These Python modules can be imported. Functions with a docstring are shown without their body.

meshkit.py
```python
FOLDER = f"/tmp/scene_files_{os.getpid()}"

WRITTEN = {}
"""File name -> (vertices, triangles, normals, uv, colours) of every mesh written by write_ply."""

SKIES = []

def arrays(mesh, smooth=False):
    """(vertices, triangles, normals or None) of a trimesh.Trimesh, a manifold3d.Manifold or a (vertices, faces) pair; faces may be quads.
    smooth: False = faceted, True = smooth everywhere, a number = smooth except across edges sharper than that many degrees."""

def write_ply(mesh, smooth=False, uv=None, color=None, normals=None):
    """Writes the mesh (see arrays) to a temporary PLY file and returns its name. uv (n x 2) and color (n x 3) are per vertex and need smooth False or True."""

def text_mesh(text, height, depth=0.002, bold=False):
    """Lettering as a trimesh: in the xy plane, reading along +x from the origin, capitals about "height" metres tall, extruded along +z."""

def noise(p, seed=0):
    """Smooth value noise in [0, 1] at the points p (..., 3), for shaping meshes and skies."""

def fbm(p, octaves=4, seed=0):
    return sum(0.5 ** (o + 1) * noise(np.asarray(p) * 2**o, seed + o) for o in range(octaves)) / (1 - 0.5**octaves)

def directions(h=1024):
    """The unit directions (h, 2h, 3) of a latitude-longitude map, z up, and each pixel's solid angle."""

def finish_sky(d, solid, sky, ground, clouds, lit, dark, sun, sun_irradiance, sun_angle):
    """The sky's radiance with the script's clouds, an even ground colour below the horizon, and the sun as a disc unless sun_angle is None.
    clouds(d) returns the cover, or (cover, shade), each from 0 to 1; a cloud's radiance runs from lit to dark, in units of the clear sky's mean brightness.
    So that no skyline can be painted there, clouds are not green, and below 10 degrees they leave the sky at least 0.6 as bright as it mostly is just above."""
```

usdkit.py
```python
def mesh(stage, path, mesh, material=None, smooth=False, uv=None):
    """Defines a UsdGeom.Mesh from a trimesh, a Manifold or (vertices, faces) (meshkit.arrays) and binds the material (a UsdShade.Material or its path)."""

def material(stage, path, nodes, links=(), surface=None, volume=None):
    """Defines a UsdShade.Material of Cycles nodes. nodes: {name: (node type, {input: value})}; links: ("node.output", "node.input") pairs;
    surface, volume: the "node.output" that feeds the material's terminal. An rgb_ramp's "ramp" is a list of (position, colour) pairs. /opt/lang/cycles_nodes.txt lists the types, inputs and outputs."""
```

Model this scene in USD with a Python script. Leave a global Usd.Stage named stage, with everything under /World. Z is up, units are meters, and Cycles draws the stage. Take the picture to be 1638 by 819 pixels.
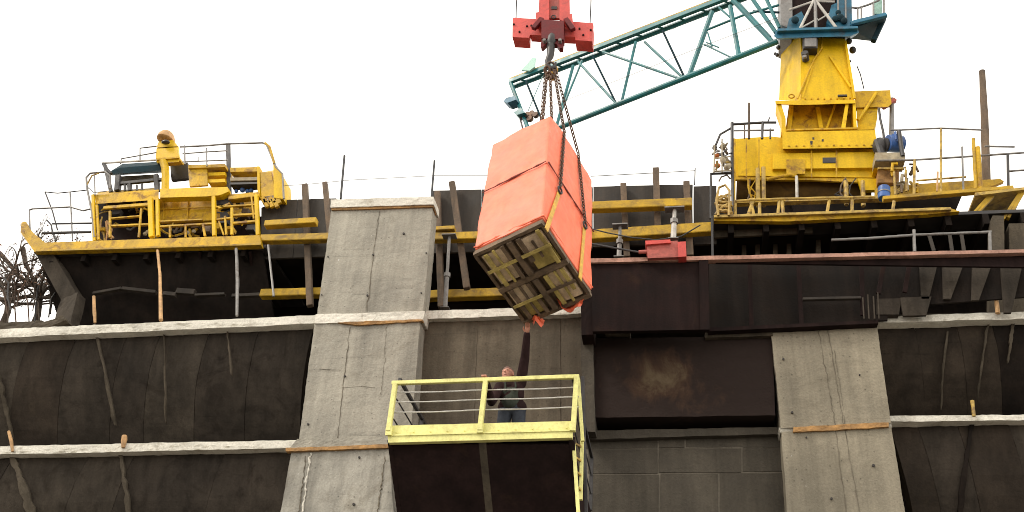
import math, random
import numpy as np, trimesh, manifold3d as m3
from shapely.geometry import Polygon
from pxr import Usd, UsdGeom, UsdLux, UsdShade, Gf, Sdf
import usdkit, meshkit
from meshkit import fbm, noise

stage = Usd.Stage.CreateInMemory()
UsdGeom.SetStageUpAxis(stage, UsdGeom.Tokens.z)
UsdGeom.SetStageMetersPerUnit(stage, 1.0)
UsdGeom.Xform.Define(stage, '/World')
UsdGeom.Scope.Define(stage, '/World/Looks')

# ------------------------------------------------------------------ camera
FPX, CX, CY = 1495.0, 819.0, 409.5
PITCH, YAW, ROLL = math.radians(34), math.radians(12), math.atan2(191, 2209)
CF = np.array([-math.sin(YAW) * math.cos(PITCH), math.cos(YAW) * math.cos(PITCH), math.sin(PITCH)])
_R0 = np.array([math.cos(YAW), math.sin(YAW), 0.0]); _U0 = np.cross(_R0, CF)
CR = _R0 * math.cos(ROLL) + _U0 * math.sin(ROLL); CU = np.cross(CR, CF)
CC = np.array([0.0, 0.0, 1.6])
cam = UsdGeom.Camera.Define(stage, '/World/Camera')
cam.AddTransformOp().Set(Gf.Matrix4d(*[float(v) for row in ((*CR, 0), (*CU, 0), (*(-CF), 0), (*CC, 1)) for v in row]))
cam.CreateHorizontalApertureAttr(36.0)
cam.CreateVerticalApertureAttr(18.0)
cam.CreateFocalLengthAttr(36.0 * FPX / 1638.0)
cam.CreateClippingRangeAttr(Gf.Vec2f(0.05, 5000))
cam.CreateExposureAttr(0.55)

# ------------------------------------------------------------------ sky and sun (overcast)
SUN_DIR = np.array([-0.72, -0.42, 0.86]); SUN_DIR /= np.linalg.norm(SUN_DIR)
usdkit.material(stage, '/World/Looks/sky_mat', {
    'sky': ('sky_texture', {'sky_type': 'single_scattering', 'sun_disc': False, 'sun_elevation': float(math.asin(SUN_DIR[2])),
                            'sun_rotation': float(math.atan2(SUN_DIR[0], SUN_DIR[1]))}),
    'tc': ('texture_coordinate', {}),
    'n': ('noise_texture', {'scale': 2.2, 'detail': 4, 'roughness': 0.5}),
    'cl': ('rgb_ramp', {'ramp': [(0.3, (9.3, 8.9, 8.2)), (0.75, (11.2, 10.7, 9.8))]}),
    'mx': ('mix', {'fac': 0.93}),
    'bg': ('background_shader', {'strength': 0.13})},
    [('tc.generated', 'n.vector'), ('n.fac', 'cl.fac'), ('sky.color', 'mx.color1'), ('cl.color', 'mx.color2'), ('mx.color', 'bg.color')], surface='bg.background')
dome = UsdLux.DomeLight.Define(stage, '/World/SkyLight')
UsdShade.MaterialBindingAPI.Apply(dome.GetPrim()).Bind(UsdShade.Material.Get(stage, '/World/Looks/sky_mat'))
sun = UsdLux.DistantLight.Define(stage, '/World/Sun')
sun.CreateIntensityAttr(0.4); sun.CreateAngleAttr(14.0); sun.CreateColorAttr(Gf.Vec3f(1.0, 0.93, 0.82)); sun.CreateNormalizeAttr(True)
_z = SUN_DIR; _x = np.cross([0, 0, 1.0], _z); _x /= np.linalg.norm(_x); _y = np.cross(_z, _x)
sun.AddTransformOp().Set(Gf.Matrix4d(*[float(v) for row in ((*_x, 0), (*_y, 0), (*_z, 0), (0, 0, 30, 1)) for v in row]))

# ------------------------------------------------------------------ helpers
def ray(x, y): return CF + CR * (x - CX) / FPX - CU * (y - CY) / FPX
def at(x, y, Y):
    d = ray(x, y); return CC + d * (Y - CC[1]) / d[1]
def at_z(x, y, z):
    d = ray(x, y); return CC + d * (z - CC[2]) / d[2]
def at_plane(x, y, o, n):
    d = ray(x, y); return CC + d * (np.dot(np.asarray(o) - CC, n) / np.dot(d, n))

MAT = {}
def mat(name, base, var=0.25, rough=0.6, metal=0.0, scale=1.5, streak=0.0, grime=0.0, grime_col=(0.05, 0.04, 0.03), grime_at=(0.52, 0.68), grime_scale=2.0,
        bump=0.25, bscale=25.0, spec=0.4, trans=0.0, tint=None, coat=0.0, fleck=0.0, fleck_col=(0.8, 0.8, 0.78), board=0.0, pits=0.0):
    b = np.array(base, float)
    lo, hi = b * (1 - var), np.minimum(b * (1 + var), 0.9)
    if tint is not None: lo = np.array(tint, float)
    nodes = {
        'g': ('geometry', {}),
        'n1': ('noise_texture', {'scale': scale, 'detail': 6, 'roughness': 0.6}),
        'r1': ('rgb_ramp', {'ramp': [(0.32, tuple(lo)), (0.68, tuple(hi))]}),
        'nf': ('noise_texture', {'scale': bscale, 'detail': 5, 'roughness': 0.65}),
        'fr': ('rgb_ramp', {'ramp': [(0.3, (0.82,) * 3), (0.7, (1.08,) * 3)]}),
        'm1': ('mix', {'mix_type': 'multiply', 'fac': 1.0}),
        'bp': ('bump', {'strength': bump, 'distance': 0.02}),
        'rr': ('map_range', {'from_min': 0.3, 'from_max': 0.7, 'to_min': max(rough - 0.12, 0.05), 'to_max': min(rough + 0.12, 1.0)}),
        'p': ('principled_bsdf', {'metallic': metal, 'specular_ior_level': spec, 'coat_weight': coat, 'coat_roughness': 0.25})}
    links = [('g.position', 'n1.vector'), ('g.position', 'nf.vector'), ('n1.fac', 'r1.fac'), ('nf.fac', 'fr.fac'), ('r1.color', 'm1.color1'), ('fr.color', 'm1.color2'),
             ('nf.fac', 'bp.height'), ('bp.normal', 'p.normal'), ('n1.fac', 'rr.value'), ('rr.result', 'p.roughness')]
    out = 'm1.color'
    if streak:
        nodes['mp'] = ('mapping', {'scale': (3.2, 3.2, 0.22)})
        nodes['ns'] = ('noise_texture', {'scale': 1.0, 'detail': 5, 'roughness': 0.65})
        nodes['sr'] = ('rgb_ramp', {'ramp': [(0.35, (1 - streak,) * 3), (0.6, (1.0,) * 3), (0.75, (1.0 + 0.35 * streak,) * 3)]})
        nodes['m2'] = ('mix', {'mix_type': 'multiply', 'fac': 1.0})
        links += [('g.position', 'mp.vector'), ('mp.vector', 'ns.vector'), ('ns.fac', 'sr.fac'), (out, 'm2.color1'), ('sr.color', 'm2.color2')]
        out = 'm2.color'
    if grime:
        nodes['ng'] = ('noise_texture', {'scale': grime_scale, 'detail': 8, 'roughness': 0.7, 'distortion': 0.6})
        nodes['gr'] = ('rgb_ramp', {'ramp': [(grime_at[0], (0, 0, 0)), (grime_at[1], (grime,) * 3)]})
        nodes['m3'] = ('mix', {'color2': tuple(grime_col)})
        links += [('g.position', 'ng.vector'), ('ng.fac', 'gr.fac'), (out, 'm3.color1'), ('gr.color', 'm3.fac')]
        out = 'm3.color'
    if fleck:
        nodes['nk'] = ('noise_texture', {'scale': 9.0, 'detail': 7, 'roughness': 0.75})
        nodes['kr'] = ('rgb_ramp', {'ramp': [(0.66, (0, 0, 0)), (0.72, (fleck,) * 3)]})
        nodes['m4'] = ('mix', {'color2': tuple(fleck_col)})
        links += [('g.position', 'nk.vector'), ('nk.fac', 'kr.fac'), (out, 'm4.color1'), ('kr.color', 'm4.fac')]
        out = 'm4.color'
    if board:   # lines of the casting boards, lying level
        nodes['mb'] = ('mapping', {'scale': (0.35, 0.35, 5.0)})
        nodes['nb'] = ('noise_texture', {'scale': 1.6, 'detail': 7, 'roughness': 0.75})
        nodes['br'] = ('rgb_ramp', {'ramp': [(0.30, (1 - board,) * 3), (0.42, (1.0,) * 3), (0.62, (1.0,) * 3), (0.74, (1 + .5 * board,) * 3)]})
        nodes['m5'] = ('mix', {'mix_type': 'multiply', 'fac': 1.0})
        links += [('g.position', 'mb.vector'), ('mb.vector', 'nb.vector'), ('nb.fac', 'br.fac'), (out, 'm5.color1'), ('br.color', 'm5.color2')]
        out = 'm5.color'
    if pits:
        nodes['vp'] = ('voronoi_texture', {'scale': 7.0, 'randomness': 1.0})
        nodes['pr'] = ('rgb_ramp', {'ramp': [(0.06, (1 - pits,) * 3), (0.13, (1.0,) * 3)]})
        nodes['m6'] = ('mix', {'mix_type': 'multiply', 'fac': 1.0})
        links += [('g.position', 'vp.vector'), ('vp.distance', 'pr.fac'), (out, 'm6.color1'), ('pr.color', 'm6.color2')]
        out = 'm6.color'
    links.append((out, 'p.base_color'))
    MAT[name] = usdkit.material(stage, '/World/Looks/' + name, nodes, links, surface='p.BSDF')

mat('concrete', (0.345, 0.322, 0.268), 0.18, 0.85, scale=0.9, streak=0.3, grime=0.55, grime_col=(0.17, 0.148, 0.11), grime_at=(0.55, 0.75), grime_scale=1.3, bump=0.6, spec=0.25, fleck=0.6, board=0.35, pits=0.45)
mat('concrete_pale', (0.37, 0.35, 0.30), 0.24, 0.85, scale=1.1, streak=0.4, grime=0.7, grime_col=(0.16, 0.14, 0.105), grime_at=(0.53, 0.7), grime_scale=1.1, bump=0.6, spec=0.25, fleck=0.7, board=0.25, pits=0.45)
mat('concrete_warm', (0.29, 0.255, 0.19), 0.16, 0.85, scale=0.8, streak=0.28, grime=0.6, grime_col=(0.13, 0.11, 0.078), grime_at=(0.54, 0.74), grime_scale=1.2, bump=0.6, spec=0.25, fleck=0.3, board=0.2, pits=0.5)
mat('concrete_ledge', (0.66, 0.63, 0.55), 0.15, 0.85, grime=0.75, grime_col=(0.26, 0.225, 0.17), grime_at=(0.54, 0.72), grime_scale=3.5, bump=0.6, spec=0.25)
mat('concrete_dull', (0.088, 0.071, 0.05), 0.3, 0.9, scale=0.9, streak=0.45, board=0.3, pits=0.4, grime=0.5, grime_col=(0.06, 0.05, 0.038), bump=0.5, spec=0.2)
mat('panel_dark', (0.046, 0.037, 0.029), 0.28, 0.9, scale=0.7, streak=0.4, grime=0.75, grime_col=(0.013, 0.0095, 0.007), fleck=0.12, fleck_col=(0.2, 0.17, 0.13), board=0.3, bump=0.4, spec=0.15)  # wall bays and their tones: recess shade is put into the dark colour
mat('panel_shade', (0.015, 0.0105, 0.008), 0.35, 0.85, streak=0.5, grime=0.4, grime_col=(0.03, 0.024, 0.018), grime_at=(0.6, 0.75), bump=0.4, spec=0.15)  # near-black for recesses and undersides; their shade is put into the colour
mat('stained_block', (0.024, 0.0165, 0.013), 0.3, 0.9, streak=0.3, grime=0.85, grime_col=(0.16, 0.115, 0.065), grime_at=(0.56, 0.7), grime_scale=0.75, bump=0.5, spec=0.15)
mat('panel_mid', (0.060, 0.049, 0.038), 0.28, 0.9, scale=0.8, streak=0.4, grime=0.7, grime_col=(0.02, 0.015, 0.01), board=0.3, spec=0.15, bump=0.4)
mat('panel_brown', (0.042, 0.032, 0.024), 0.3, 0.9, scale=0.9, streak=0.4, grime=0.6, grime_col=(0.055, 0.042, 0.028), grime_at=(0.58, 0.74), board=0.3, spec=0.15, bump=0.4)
mat('wall_grey', (0.125, 0.104, 0.076), 0.25, 0.92, scale=0.9, streak=0.35, grime=0.6, grime_col=(0.07, 0.056, 0.04), board=0.3, pits=0.4, bump=0.5, spec=0.15)
mat('stain_pale', (0.1, 0.083, 0.062), 0.35, 0.95, streak=0.4, bump=0.4, spec=0.1)
mat('block_wall', (0.072, 0.062, 0.048), 0.2, 0.92, streak=0.3, grime=0.4, grime_col=(0.05, 0.043, 0.035), bump=0.55, spec=0.2)
mat('mortar', (0.15, 0.132, 0.105), 0.25, 0.95, bump=0.6, spec=0.15)
mat('crack', (0.15, 0.13, 0.1), 0.3, 0.95, spec=0.1)
mat('rust_timber', (0.36, 0.2, 0.075), 0.35, 0.85, scale=5, grime=0.6, grime_col=(0.13, 0.07, 0.03), bump=0.6)
mat('timber', (0.15, 0.105, 0.07), 0.3, 0.85, scale=3, streak=0.45, grime=0.5, bump=0.5)
mat('timber_orange', (0.5, 0.3, 0.14), 0.3, 0.8, scale=6, grime=0.5, grime_col=(0.2, 0.1, 0.04), bump=0.4)
mat('formwork_ply', (0.05, 0.04, 0.031), 0.3, 0.8, streak=0.45, grime=0.5, grime_col=(0.035, 0.03, 0.025), bump=0.3)
mat('yellow_beam', (0.46, 0.28, 0.015), 0.25, 0.65, scale=2.5, grime=0.8, grime_col=(0.13, 0.08, 0.03), grime_at=(0.48, 0.66), bump=0.3)
mat('crane_yellow', (0.72, 0.45, 0.005), 0.12, 0.5, scale=1.2, streak=0.22, grime=0.8, grime_col=(0.2, 0.09, 0.015), grime_at=(0.58, 0.74), bump=0.15, spec=0.22, fleck=0.55, fleck_col=(0.26, 0.13, 0.03))
mat('crane_yellow_worn', (0.60, 0.36, 0.012), 0.22, 0.55, scale=2.0, streak=0.25, grime=0.85, grime_col=(0.16, 0.07, 0.02), grime_at=(0.5, 0.64), grime_scale=3.2, bump=0.25, spec=0.25)
mat('yellow_rail', (0.46, 0.31, 0.065), 0.25, 0.55, scale=4, grime=0.8, grime_col=(0.14, 0.08, 0.03), grime_at=(0.48, 0.6), grime_scale=5.0, bump=0.2)
mat('platform_yellow', (0.78, 0.74, 0.28), 0.09, 0.6, scale=2, streak=0.12, fleck=0.8, fleck_col=(0.3, 0.2, 0.07), grime=0.65, grime_col=(0.38, 0.33, 0.12), grime_at=(0.56, 0.72), grime_scale=4, bump=0.15)
mat('teal', (0.006, 0.13, 0.142), 0.3, 0.45, scale=3, grime=0.6, grime_col=(0.03, 0.05, 0.045), bump=0.15, spec=0.5)
mat('mint', (0.35, 0.56, 0.48), 0.15, 0.6, scale=4, bump=0.15)
mat('blue_steel', (0.015, 0.12, 0.2), 0.3, 0.5, scale=3, grime=0.7, grime_col=(0.05, 0.05, 0.05), bump=0.2)
mat('blue_dark', (0.012, 0.032, 0.042), 0.3, 0.8, scale=3, grime=0.5, grime_col=(0.01, 0.012, 0.012), bump=0.2, spec=0.1)
mat('motor_blue', (0.035, 0.1, 0.3), 0.3, 0.45, scale=4, grime=0.5, bump=0.2)
mat('red_paint', (0.62, 0.075, 0.06), 0.15, 0.5, scale=3, streak=0.15, grime=0.55, grime_col=(0.17, 0.03, 0.025), grime_at=(0.56, 0.7), grime_scale=4, bump=0.15)
mat('red_worn', (0.4, 0.1, 0.08), 0.25, 0.7, scale=4, grime=0.6, grime_col=(0.12, 0.05, 0.04), bump=0.3)
mat('steel_dark', (0.045, 0.042, 0.042), 0.3, 0.5, 0.3, scale=5, grime=0.4, bump=0.2)
mat('steel_grey', (0.2, 0.19, 0.18), 0.25, 0.5, 0.4, scale=5, grime=0.6, grime_col=(0.08, 0.05, 0.035), bump=0.2)
mat('steel_pale', (0.48, 0.46, 0.42), 0.2, 0.6, 0.1, scale=6, grime=0.6, grime_col=(0.2, 0.14, 0.09), bump=0.2)
mat('primer', (0.019, 0.0105, 0.0095), 0.35, 0.85, scale=2, streak=0.4, grime=0.6, grime_col=(0.035, 0.02, 0.013), grime_at=(0.56, 0.74), bump=0.35, spec=0.1)
mat('tank_brown', (0.1, 0.055, 0.012), 0.4, 0.7, scale=2, grime=0.8, grime_col=(0.03, 0.02, 0.012), bump=0.3, spec=0.2)
mat('red_dark', (0.13, 0.012, 0.014), 0.25, 0.6, scale=4, grime=0.5, grime_col=(0.04, 0.01, 0.01), bump=0.2, spec=0.25)
mat('rust_flange', (0.42, 0.235, 0.175), 0.25, 0.85, scale=3, grime=0.7, grime_col=(0.16, 0.075, 0.05), grime_scale=4, bump=0.4)
mat('chain_rust', (0.11, 0.07, 0.05), 0.35, 0.6, 0.5, scale=8, grime=0.6, grime_col=(0.2, 0.1, 0.05), bump=0.2)
mat('tarp', (0.9, 0.18, 0.092), 0.06, 0.5, scale=1.8, grime=0.4, grime_col=(0.82, 0.24, 0.14), grime_at=(0.5, 0.8), bump=0.55, bscale=5, spec=0.35, streak=0.1, fleck=0.5, fleck_col=(0.62, 0.07, 0.03))
mat('tarp_side', (0.86, 0.16, 0.075), 0.08, 0.45, scale=2.2, grime=0.6, grime_col=(0.70, 0.1, 0.04), grime_at=(0.5, 0.7), bump=0.3, bscale=9, spec=0.4)
mat('tarp_seam', (0.2, 0.05, 0.035), 0.4, 0.7, scale=7, bump=0.3)
mat('strap', (0.6, 0.36, 0.06), 0.2, 0.7, scale=6, grime=0.6, grime_col=(0.3, 0.13, 0.04), bump=0.3)
mat('pallet_wood', (0.15, 0.1, 0.062), 0.4, 0.85, scale=4, grime=0.6, bump=0.5)
mat('pallet_olive', (0.46, 0.35, 0.11), 0.3, 0.8, scale=5, grime=0.6, grime_col=(0.12, 0.08, 0.03), bump=0.4)
mat('pallet_pale', (0.7, 0.54, 0.38), 0.25, 0.8, scale=4, grime=0.6, grime_col=(0.2, 0.12, 0.07), bump=0.4)
mat('bark', (0.075, 0.055, 0.04), 0.35, 0.95, scale=6, bump=0.6)
mat('leaf', (0.16, 0.085, 0.05), 0.4, 0.8, scale=5)
mat('skin', (0.46, 0.21, 0.14), 0.12, 0.55, scale=12, bump=0.1)
mat('hair', (0.17, 0.085, 0.06), 0.3, 0.7, scale=20, bump=0.4)
mat('shirt', (0.026, 0.014, 0.014), 0.3, 0.9, scale=6, bump=0.4, spec=0.06)
mat('bib_cloth', (0.04, 0.045, 0.036), 0.25, 0.9, scale=6, bump=0.4, spec=0.06)
mat('trousers', (0.042, 0.047, 0.058), 0.25, 0.9, scale=6, bump=0.4, spec=0.06)
mat('eye_dark', (0.02, 0.015, 0.012), 0.1, 0.3)
mat('black_wire', (0.03, 0.03, 0.03), 0.2, 0.6)
mat('ground_soil', (0.12, 0.105, 0.088), 0.3, 0.95, scale=0.4, grime=0.5, bump=0.5)
mat('hose', (0.38, 0.25, 0.07), 0.4, 0.6, scale=5, grime=0.6, grime_col=(0.2, 0.12, 0.05))
mat('orange_cloth', (0.6, 0.2, 0.06), 0.3, 0.8, scale=5)
mat('pale_mesh', (0.33, 0.28, 0.19), 0.3, 0.8, scale=6, grime=0.6, grime_col=(0.25, 0.18, 0.1))

SP = at(1068, 612, 15.8)
MAT['stained_block'] = usdkit.material(stage, '/World/Looks/stained_block_rust', {
    'g': ('geometry', {}), 'o': ('vector_math', {'math_type': 'subtract', 'vector2': tuple(SP)}), 'sc': ('vector_math', {'math_type': 'multiply', 'vector2': (1.0, 0.4, 1.25)}),
    'l': ('vector_math', {'math_type': 'length'}), 'fall': ('map_range', {'from_min': 0.0, 'from_max': 1.15, 'to_min': 0.30, 'to_max': -0.12}),
    'mp': ('mapping', {'scale': (1.6, 1.6, 1.0)}), 'n': ('noise_texture', {'scale': 1.6, 'detail': 8, 'roughness': 0.68, 'distortion': 0.5}), 'ad': ('math', {'math_type': 'add'}),
    'r': ('rgb_ramp', {'ramp': [(0.5, (0.024, 0.016, 0.0135)), (0.66, (0.05, 0.029, 0.019)), (0.8, (0.085, 0.06, 0.036)), (0.95, (0.13, 0.1, 0.064))]}),
    'nf': ('noise_texture', {'scale': 22.0, 'detail': 5}), 'b': ('bump', {'strength': 0.45, 'distance': 0.02}), 'p': ('principled_bsdf', {'roughness': 0.9, 'specular_ior_level': 0.15})},
    [('g.position', 'o.vector1'), ('o.vector', 'sc.vector1'), ('sc.vector', 'l.vector1'), ('l.value', 'fall.value'), ('g.position', 'mp.vector'), ('mp.vector', 'n.vector'), ('fall.result', 'ad.value1'), ('n.fac', 'ad.value2'),
     ('ad.value', 'r.fac'), ('r.color', 'p.base_color'), ('g.position', 'nf.vector'), ('nf.fac', 'b.height'), ('b.normal', 'p.normal')], surface='p.BSDF')
USED = {}
def numbered(parent, name):
    k = (parent, name); n = USED.get(k, 0); USED[k] = n + 1
    return f'{parent}/{name}' + (f'_{n:03d}' if n else '')

class Thing:
    """Collects meshes in world coordinates, then stands them on an Xform at the thing's base."""
    ALL = []
    def __init__(s, name, label, cat=None, group=None, kind=None):
        s.name, s.label, s.cat, s.group, s.kind, s.parts = name, label, cat, group, kind, []
        Thing.ALL.append(s)
    def part(s, name, mesh, m, parent=None, label=None, smooth=False, kind=None):
        if isinstance(mesh, list): mesh = trimesh.util.concatenate(mesh)
        h = dict(name=name, mesh=mesh, m=m, parent=parent, label=label, smooth=smooth, kind=kind, path=None)
        s.parts.append(h); return h
    def write(s):
        b = np.array([p['mesh'].bounds for p in s.parts]); lo, hi = b[:, 0].min(0), b[:, 1].max(0)
        base = np.array([(lo[0] + hi[0]) / 2, (lo[1] + hi[1]) / 2, lo[2]])
        path = numbered('/World', s.name)
        if len(s.parts) == 1 and s.parts[0]['name'] == s.name:
            p = s.parts[0]; mm = p['mesh'].copy(); mm.apply_translation(-base)
            x = usdkit.mesh(stage, path, mm, MAT[p['m']], smooth=p['smooth'])
            x.AddTranslateOp().Set(Gf.Vec3d(*map(float, base))); pr = x.GetPrim()
        else:
            x = UsdGeom.Xform.Define(stage, path); x.AddTranslateOp().Set(Gf.Vec3d(*map(float, base))); pr = x.GetPrim()
            for p in s.parts:
                pp = path if p['parent'] is None else p['parent']['path']
                p['path'] = numbered(pp, p['name'])
                mm = p['mesh'].copy(); mm.apply_translation(-base)
                q = usdkit.mesh(stage, p['path'], mm, MAT[p['m']], smooth=p['smooth']).GetPrim()
                if p['label']: q.SetCustomDataByKey('label', p['label'])
                if p['kind']: q.SetCustomDataByKey('kind', p['kind'])
        pr.SetCustomDataByKey('label', s.label)
        if s.cat: pr.SetCustomDataByKey('category', s.cat)
        if s.group: pr.SetCustomDataByKey('group', s.group)
        if s.kind: pr.SetCustomDataByKey('kind', s.kind)

def single(name, mesh, m, label, cat=None, group=None, kind=None, smooth=False):
    t = Thing(name, label, cat, group, kind); t.part(name, mesh, m, smooth=smooth); return t

def cat_(*ms): return trimesh.util.concatenate([m for x in ms for m in (x if isinstance(x, list) else [x])])
def T_(v, f): return trimesh.Trimesh(np.asarray(v, float), np.asarray(f, int), process=False)

def plate(poly, Y, d):
    """A polygon given by picture points on the upright plane at depth Y, d metres thick (towards the back)."""
    pts = [at(x, y, Y) for x, y in poly]
    P = Polygon([(p[0], p[2]) for p in pts])
    if not P.is_valid: P = P.buffer(0)
    m = trimesh.creation.extrude_polygon(P, d, engine='earcut')
    v = m.vertices; m2 = trimesh.Trimesh(np.c_[v[:, 0], Y + v[:, 2], v[:, 1]], m.faces[:, ::-1], process=False)
    return m2
def rect(x0, y0, x1, y1, Y, d): return plate([(x0, y0), (x1, y0), (x1, y1), (x0, y1)], Y, d)

def bar(a, b, w, h, ch=0.15, up=(0, 0, 1)):
    """Chamfered box from a to b (3-D), w wide across and h high."""
    a, b = np.asarray(a, float), np.asarray(b, float); t = b - a; L = np.linalg.norm(t); t /= L
    up = np.asarray(up, float)
    if abs(t @ up) > 0.95: up = np.array([0, 1.0, 0])
    s = np.cross(t, up); s /= np.linalg.norm(s); u = np.cross(s, t)
    c = ch * min(w, h) / 2; pts = []
    for x in (-1, 1):
        for y in (-1, 1):
            for z in (-1, 1):
                for k in range(3):
                    q = [L / 2, w / 2, h / 2]; q = [q[i] - (c if i != k else 0) for i in range(3)]
                    pts.append((a + b) / 2 + t * q[0] * x + s * q[1] * y + u * q[2] * z)
    return trimesh.Trimesh(np.array(pts)).convex_hull
def pbar(p, q, Y, w, h, Y2=None, **k): return bar(at(*p, Y), at(*q, Y if Y2 is None else Y2), w, h, **k)

def tube(pts, r, n=8, closed=False):
    p = np.asarray(pts, float); N = len(p)
    rad = np.broadcast_to(r, (N,)).astype(float)
    t = np.empty_like(p)
    for i in range(N):
        a = p[i] - p[i - 1] if (i or closed) else p[1] - p[0]
        b = p[(i + 1) % N] - p[i] if (i < N - 1 or closed) else p[-1] - p[-2]
        a, b = a / (np.linalg.norm(a) + 1e-12), b / (np.linalg.norm(b) + 1e-12)
        t[i] = a + b; t[i] /= np.linalg.norm(t[i]) + 1e-12
    u = np.cross(t[0], [0.31, 0.2, 0.93]); u /= np.linalg.norm(u); V = []
    for i in range(N):
        u = u - t[i] * (u @ t[i]); u /= np.linalg.norm(u); w = np.cross(t[i], u)
        a = np.arange(n) * 2 * np.pi / n
        V.append(p[i] + rad[i] * (np.cos(a)[:, None] * u + np.sin(a)[:, None] * w))
    V = np.vstack(V); F = []
    for i in range(N if closed else N - 1):
        j = (i + 1) % N
        for k in range(n):
            l = (k + 1) % n
            F += [(i * n + k, i * n + l, j * n + l), (i * n + k, j * n + l, j * n + k)]
    if not closed:
        V = np.vstack([V, p[0], p[-1]]); c0, c1 = len(V) - 2, len(V) - 1
        for k in range(n):
            l = (k + 1) % n
            F += [(c0, l, k), (c1, (N - 1) * n + k, (N - 1) * n + l)]
    return T_(V, F)
def ptube(px, Y, r, n=8): return tube([at(q[0], q[1], q[2] if len(q) > 2 else Y) for q in px], r, n)

def hull(*pts): return trimesh.Trimesh(np.array(pts, float)).convex_hull
def hullpx(front, Yf, back, Yb): return hull(*[at(x, y, Yf) for x, y in front], *[at(x, y, Yb) for x, y in back])
def cyl(c, axis, r, h, n=20):
    axis = np.asarray(axis, float); axis /= np.linalg.norm(axis); c = np.asarray(c, float)
    return tube([c - axis * h / 2, c - axis * h * 0.47, c + axis * h * 0.47, c + axis * h / 2], [r * 0.93, r, r, r * 0.93], n)
def ball(c, r, sub=2):
    m = trimesh.creation.icosphere(sub, 1.0); m.vertices = m.vertices * np.asarray(r) + np.asarray(c); return m
def rough(m, edge=0.18, amp=0.012, sc=2.5, seed=0):
    v, f = trimesh.remesh.subdivide_to_size(m.vertices, m.faces, edge, max_iter=12)
    d = np.stack([fbm(v * sc + 17.3 * k, 3, seed + k) - 0.5 for k in range(3)], 1) * 2 * amp
    d += np.stack([noise(v * sc * 5 + 7.3 * k, seed + 9 + k) - 0.5 for k in range(3)], 1) * amp * 0.8
    return T_(v + d, f)
def slab4(p00, p10, p11, p01, off):
    P = [np.asarray(q, float) for q in (p00, p10, p11, p01)]; o = np.asarray(off, float)
    return hull(*P, *[q + o for q in P])
def rbox(dims, r, edge=0.08):
    b = trimesh.creation.box(dims); v, f = trimesh.remesh.subdivide_to_size(b.vertices, b.faces, edge, max_iter=12)
    h = np.array(dims) / 2 - r; q = np.clip(v, -h, h); n = v - q; L = np.linalg.norm(n, axis=1, keepdims=True)
    return T_(q + n / np.maximum(L, 1e-9) * r, f)

# ------------------------------------------------------------------ ground
g = trimesh.creation.box((600, 600, 0.4)); g.apply_translation((0, 100, -0.2))
single('ground', g, 'ground_soil', 'bare earth of the building site below the concrete wall', 'ground', kind='structure')

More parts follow.
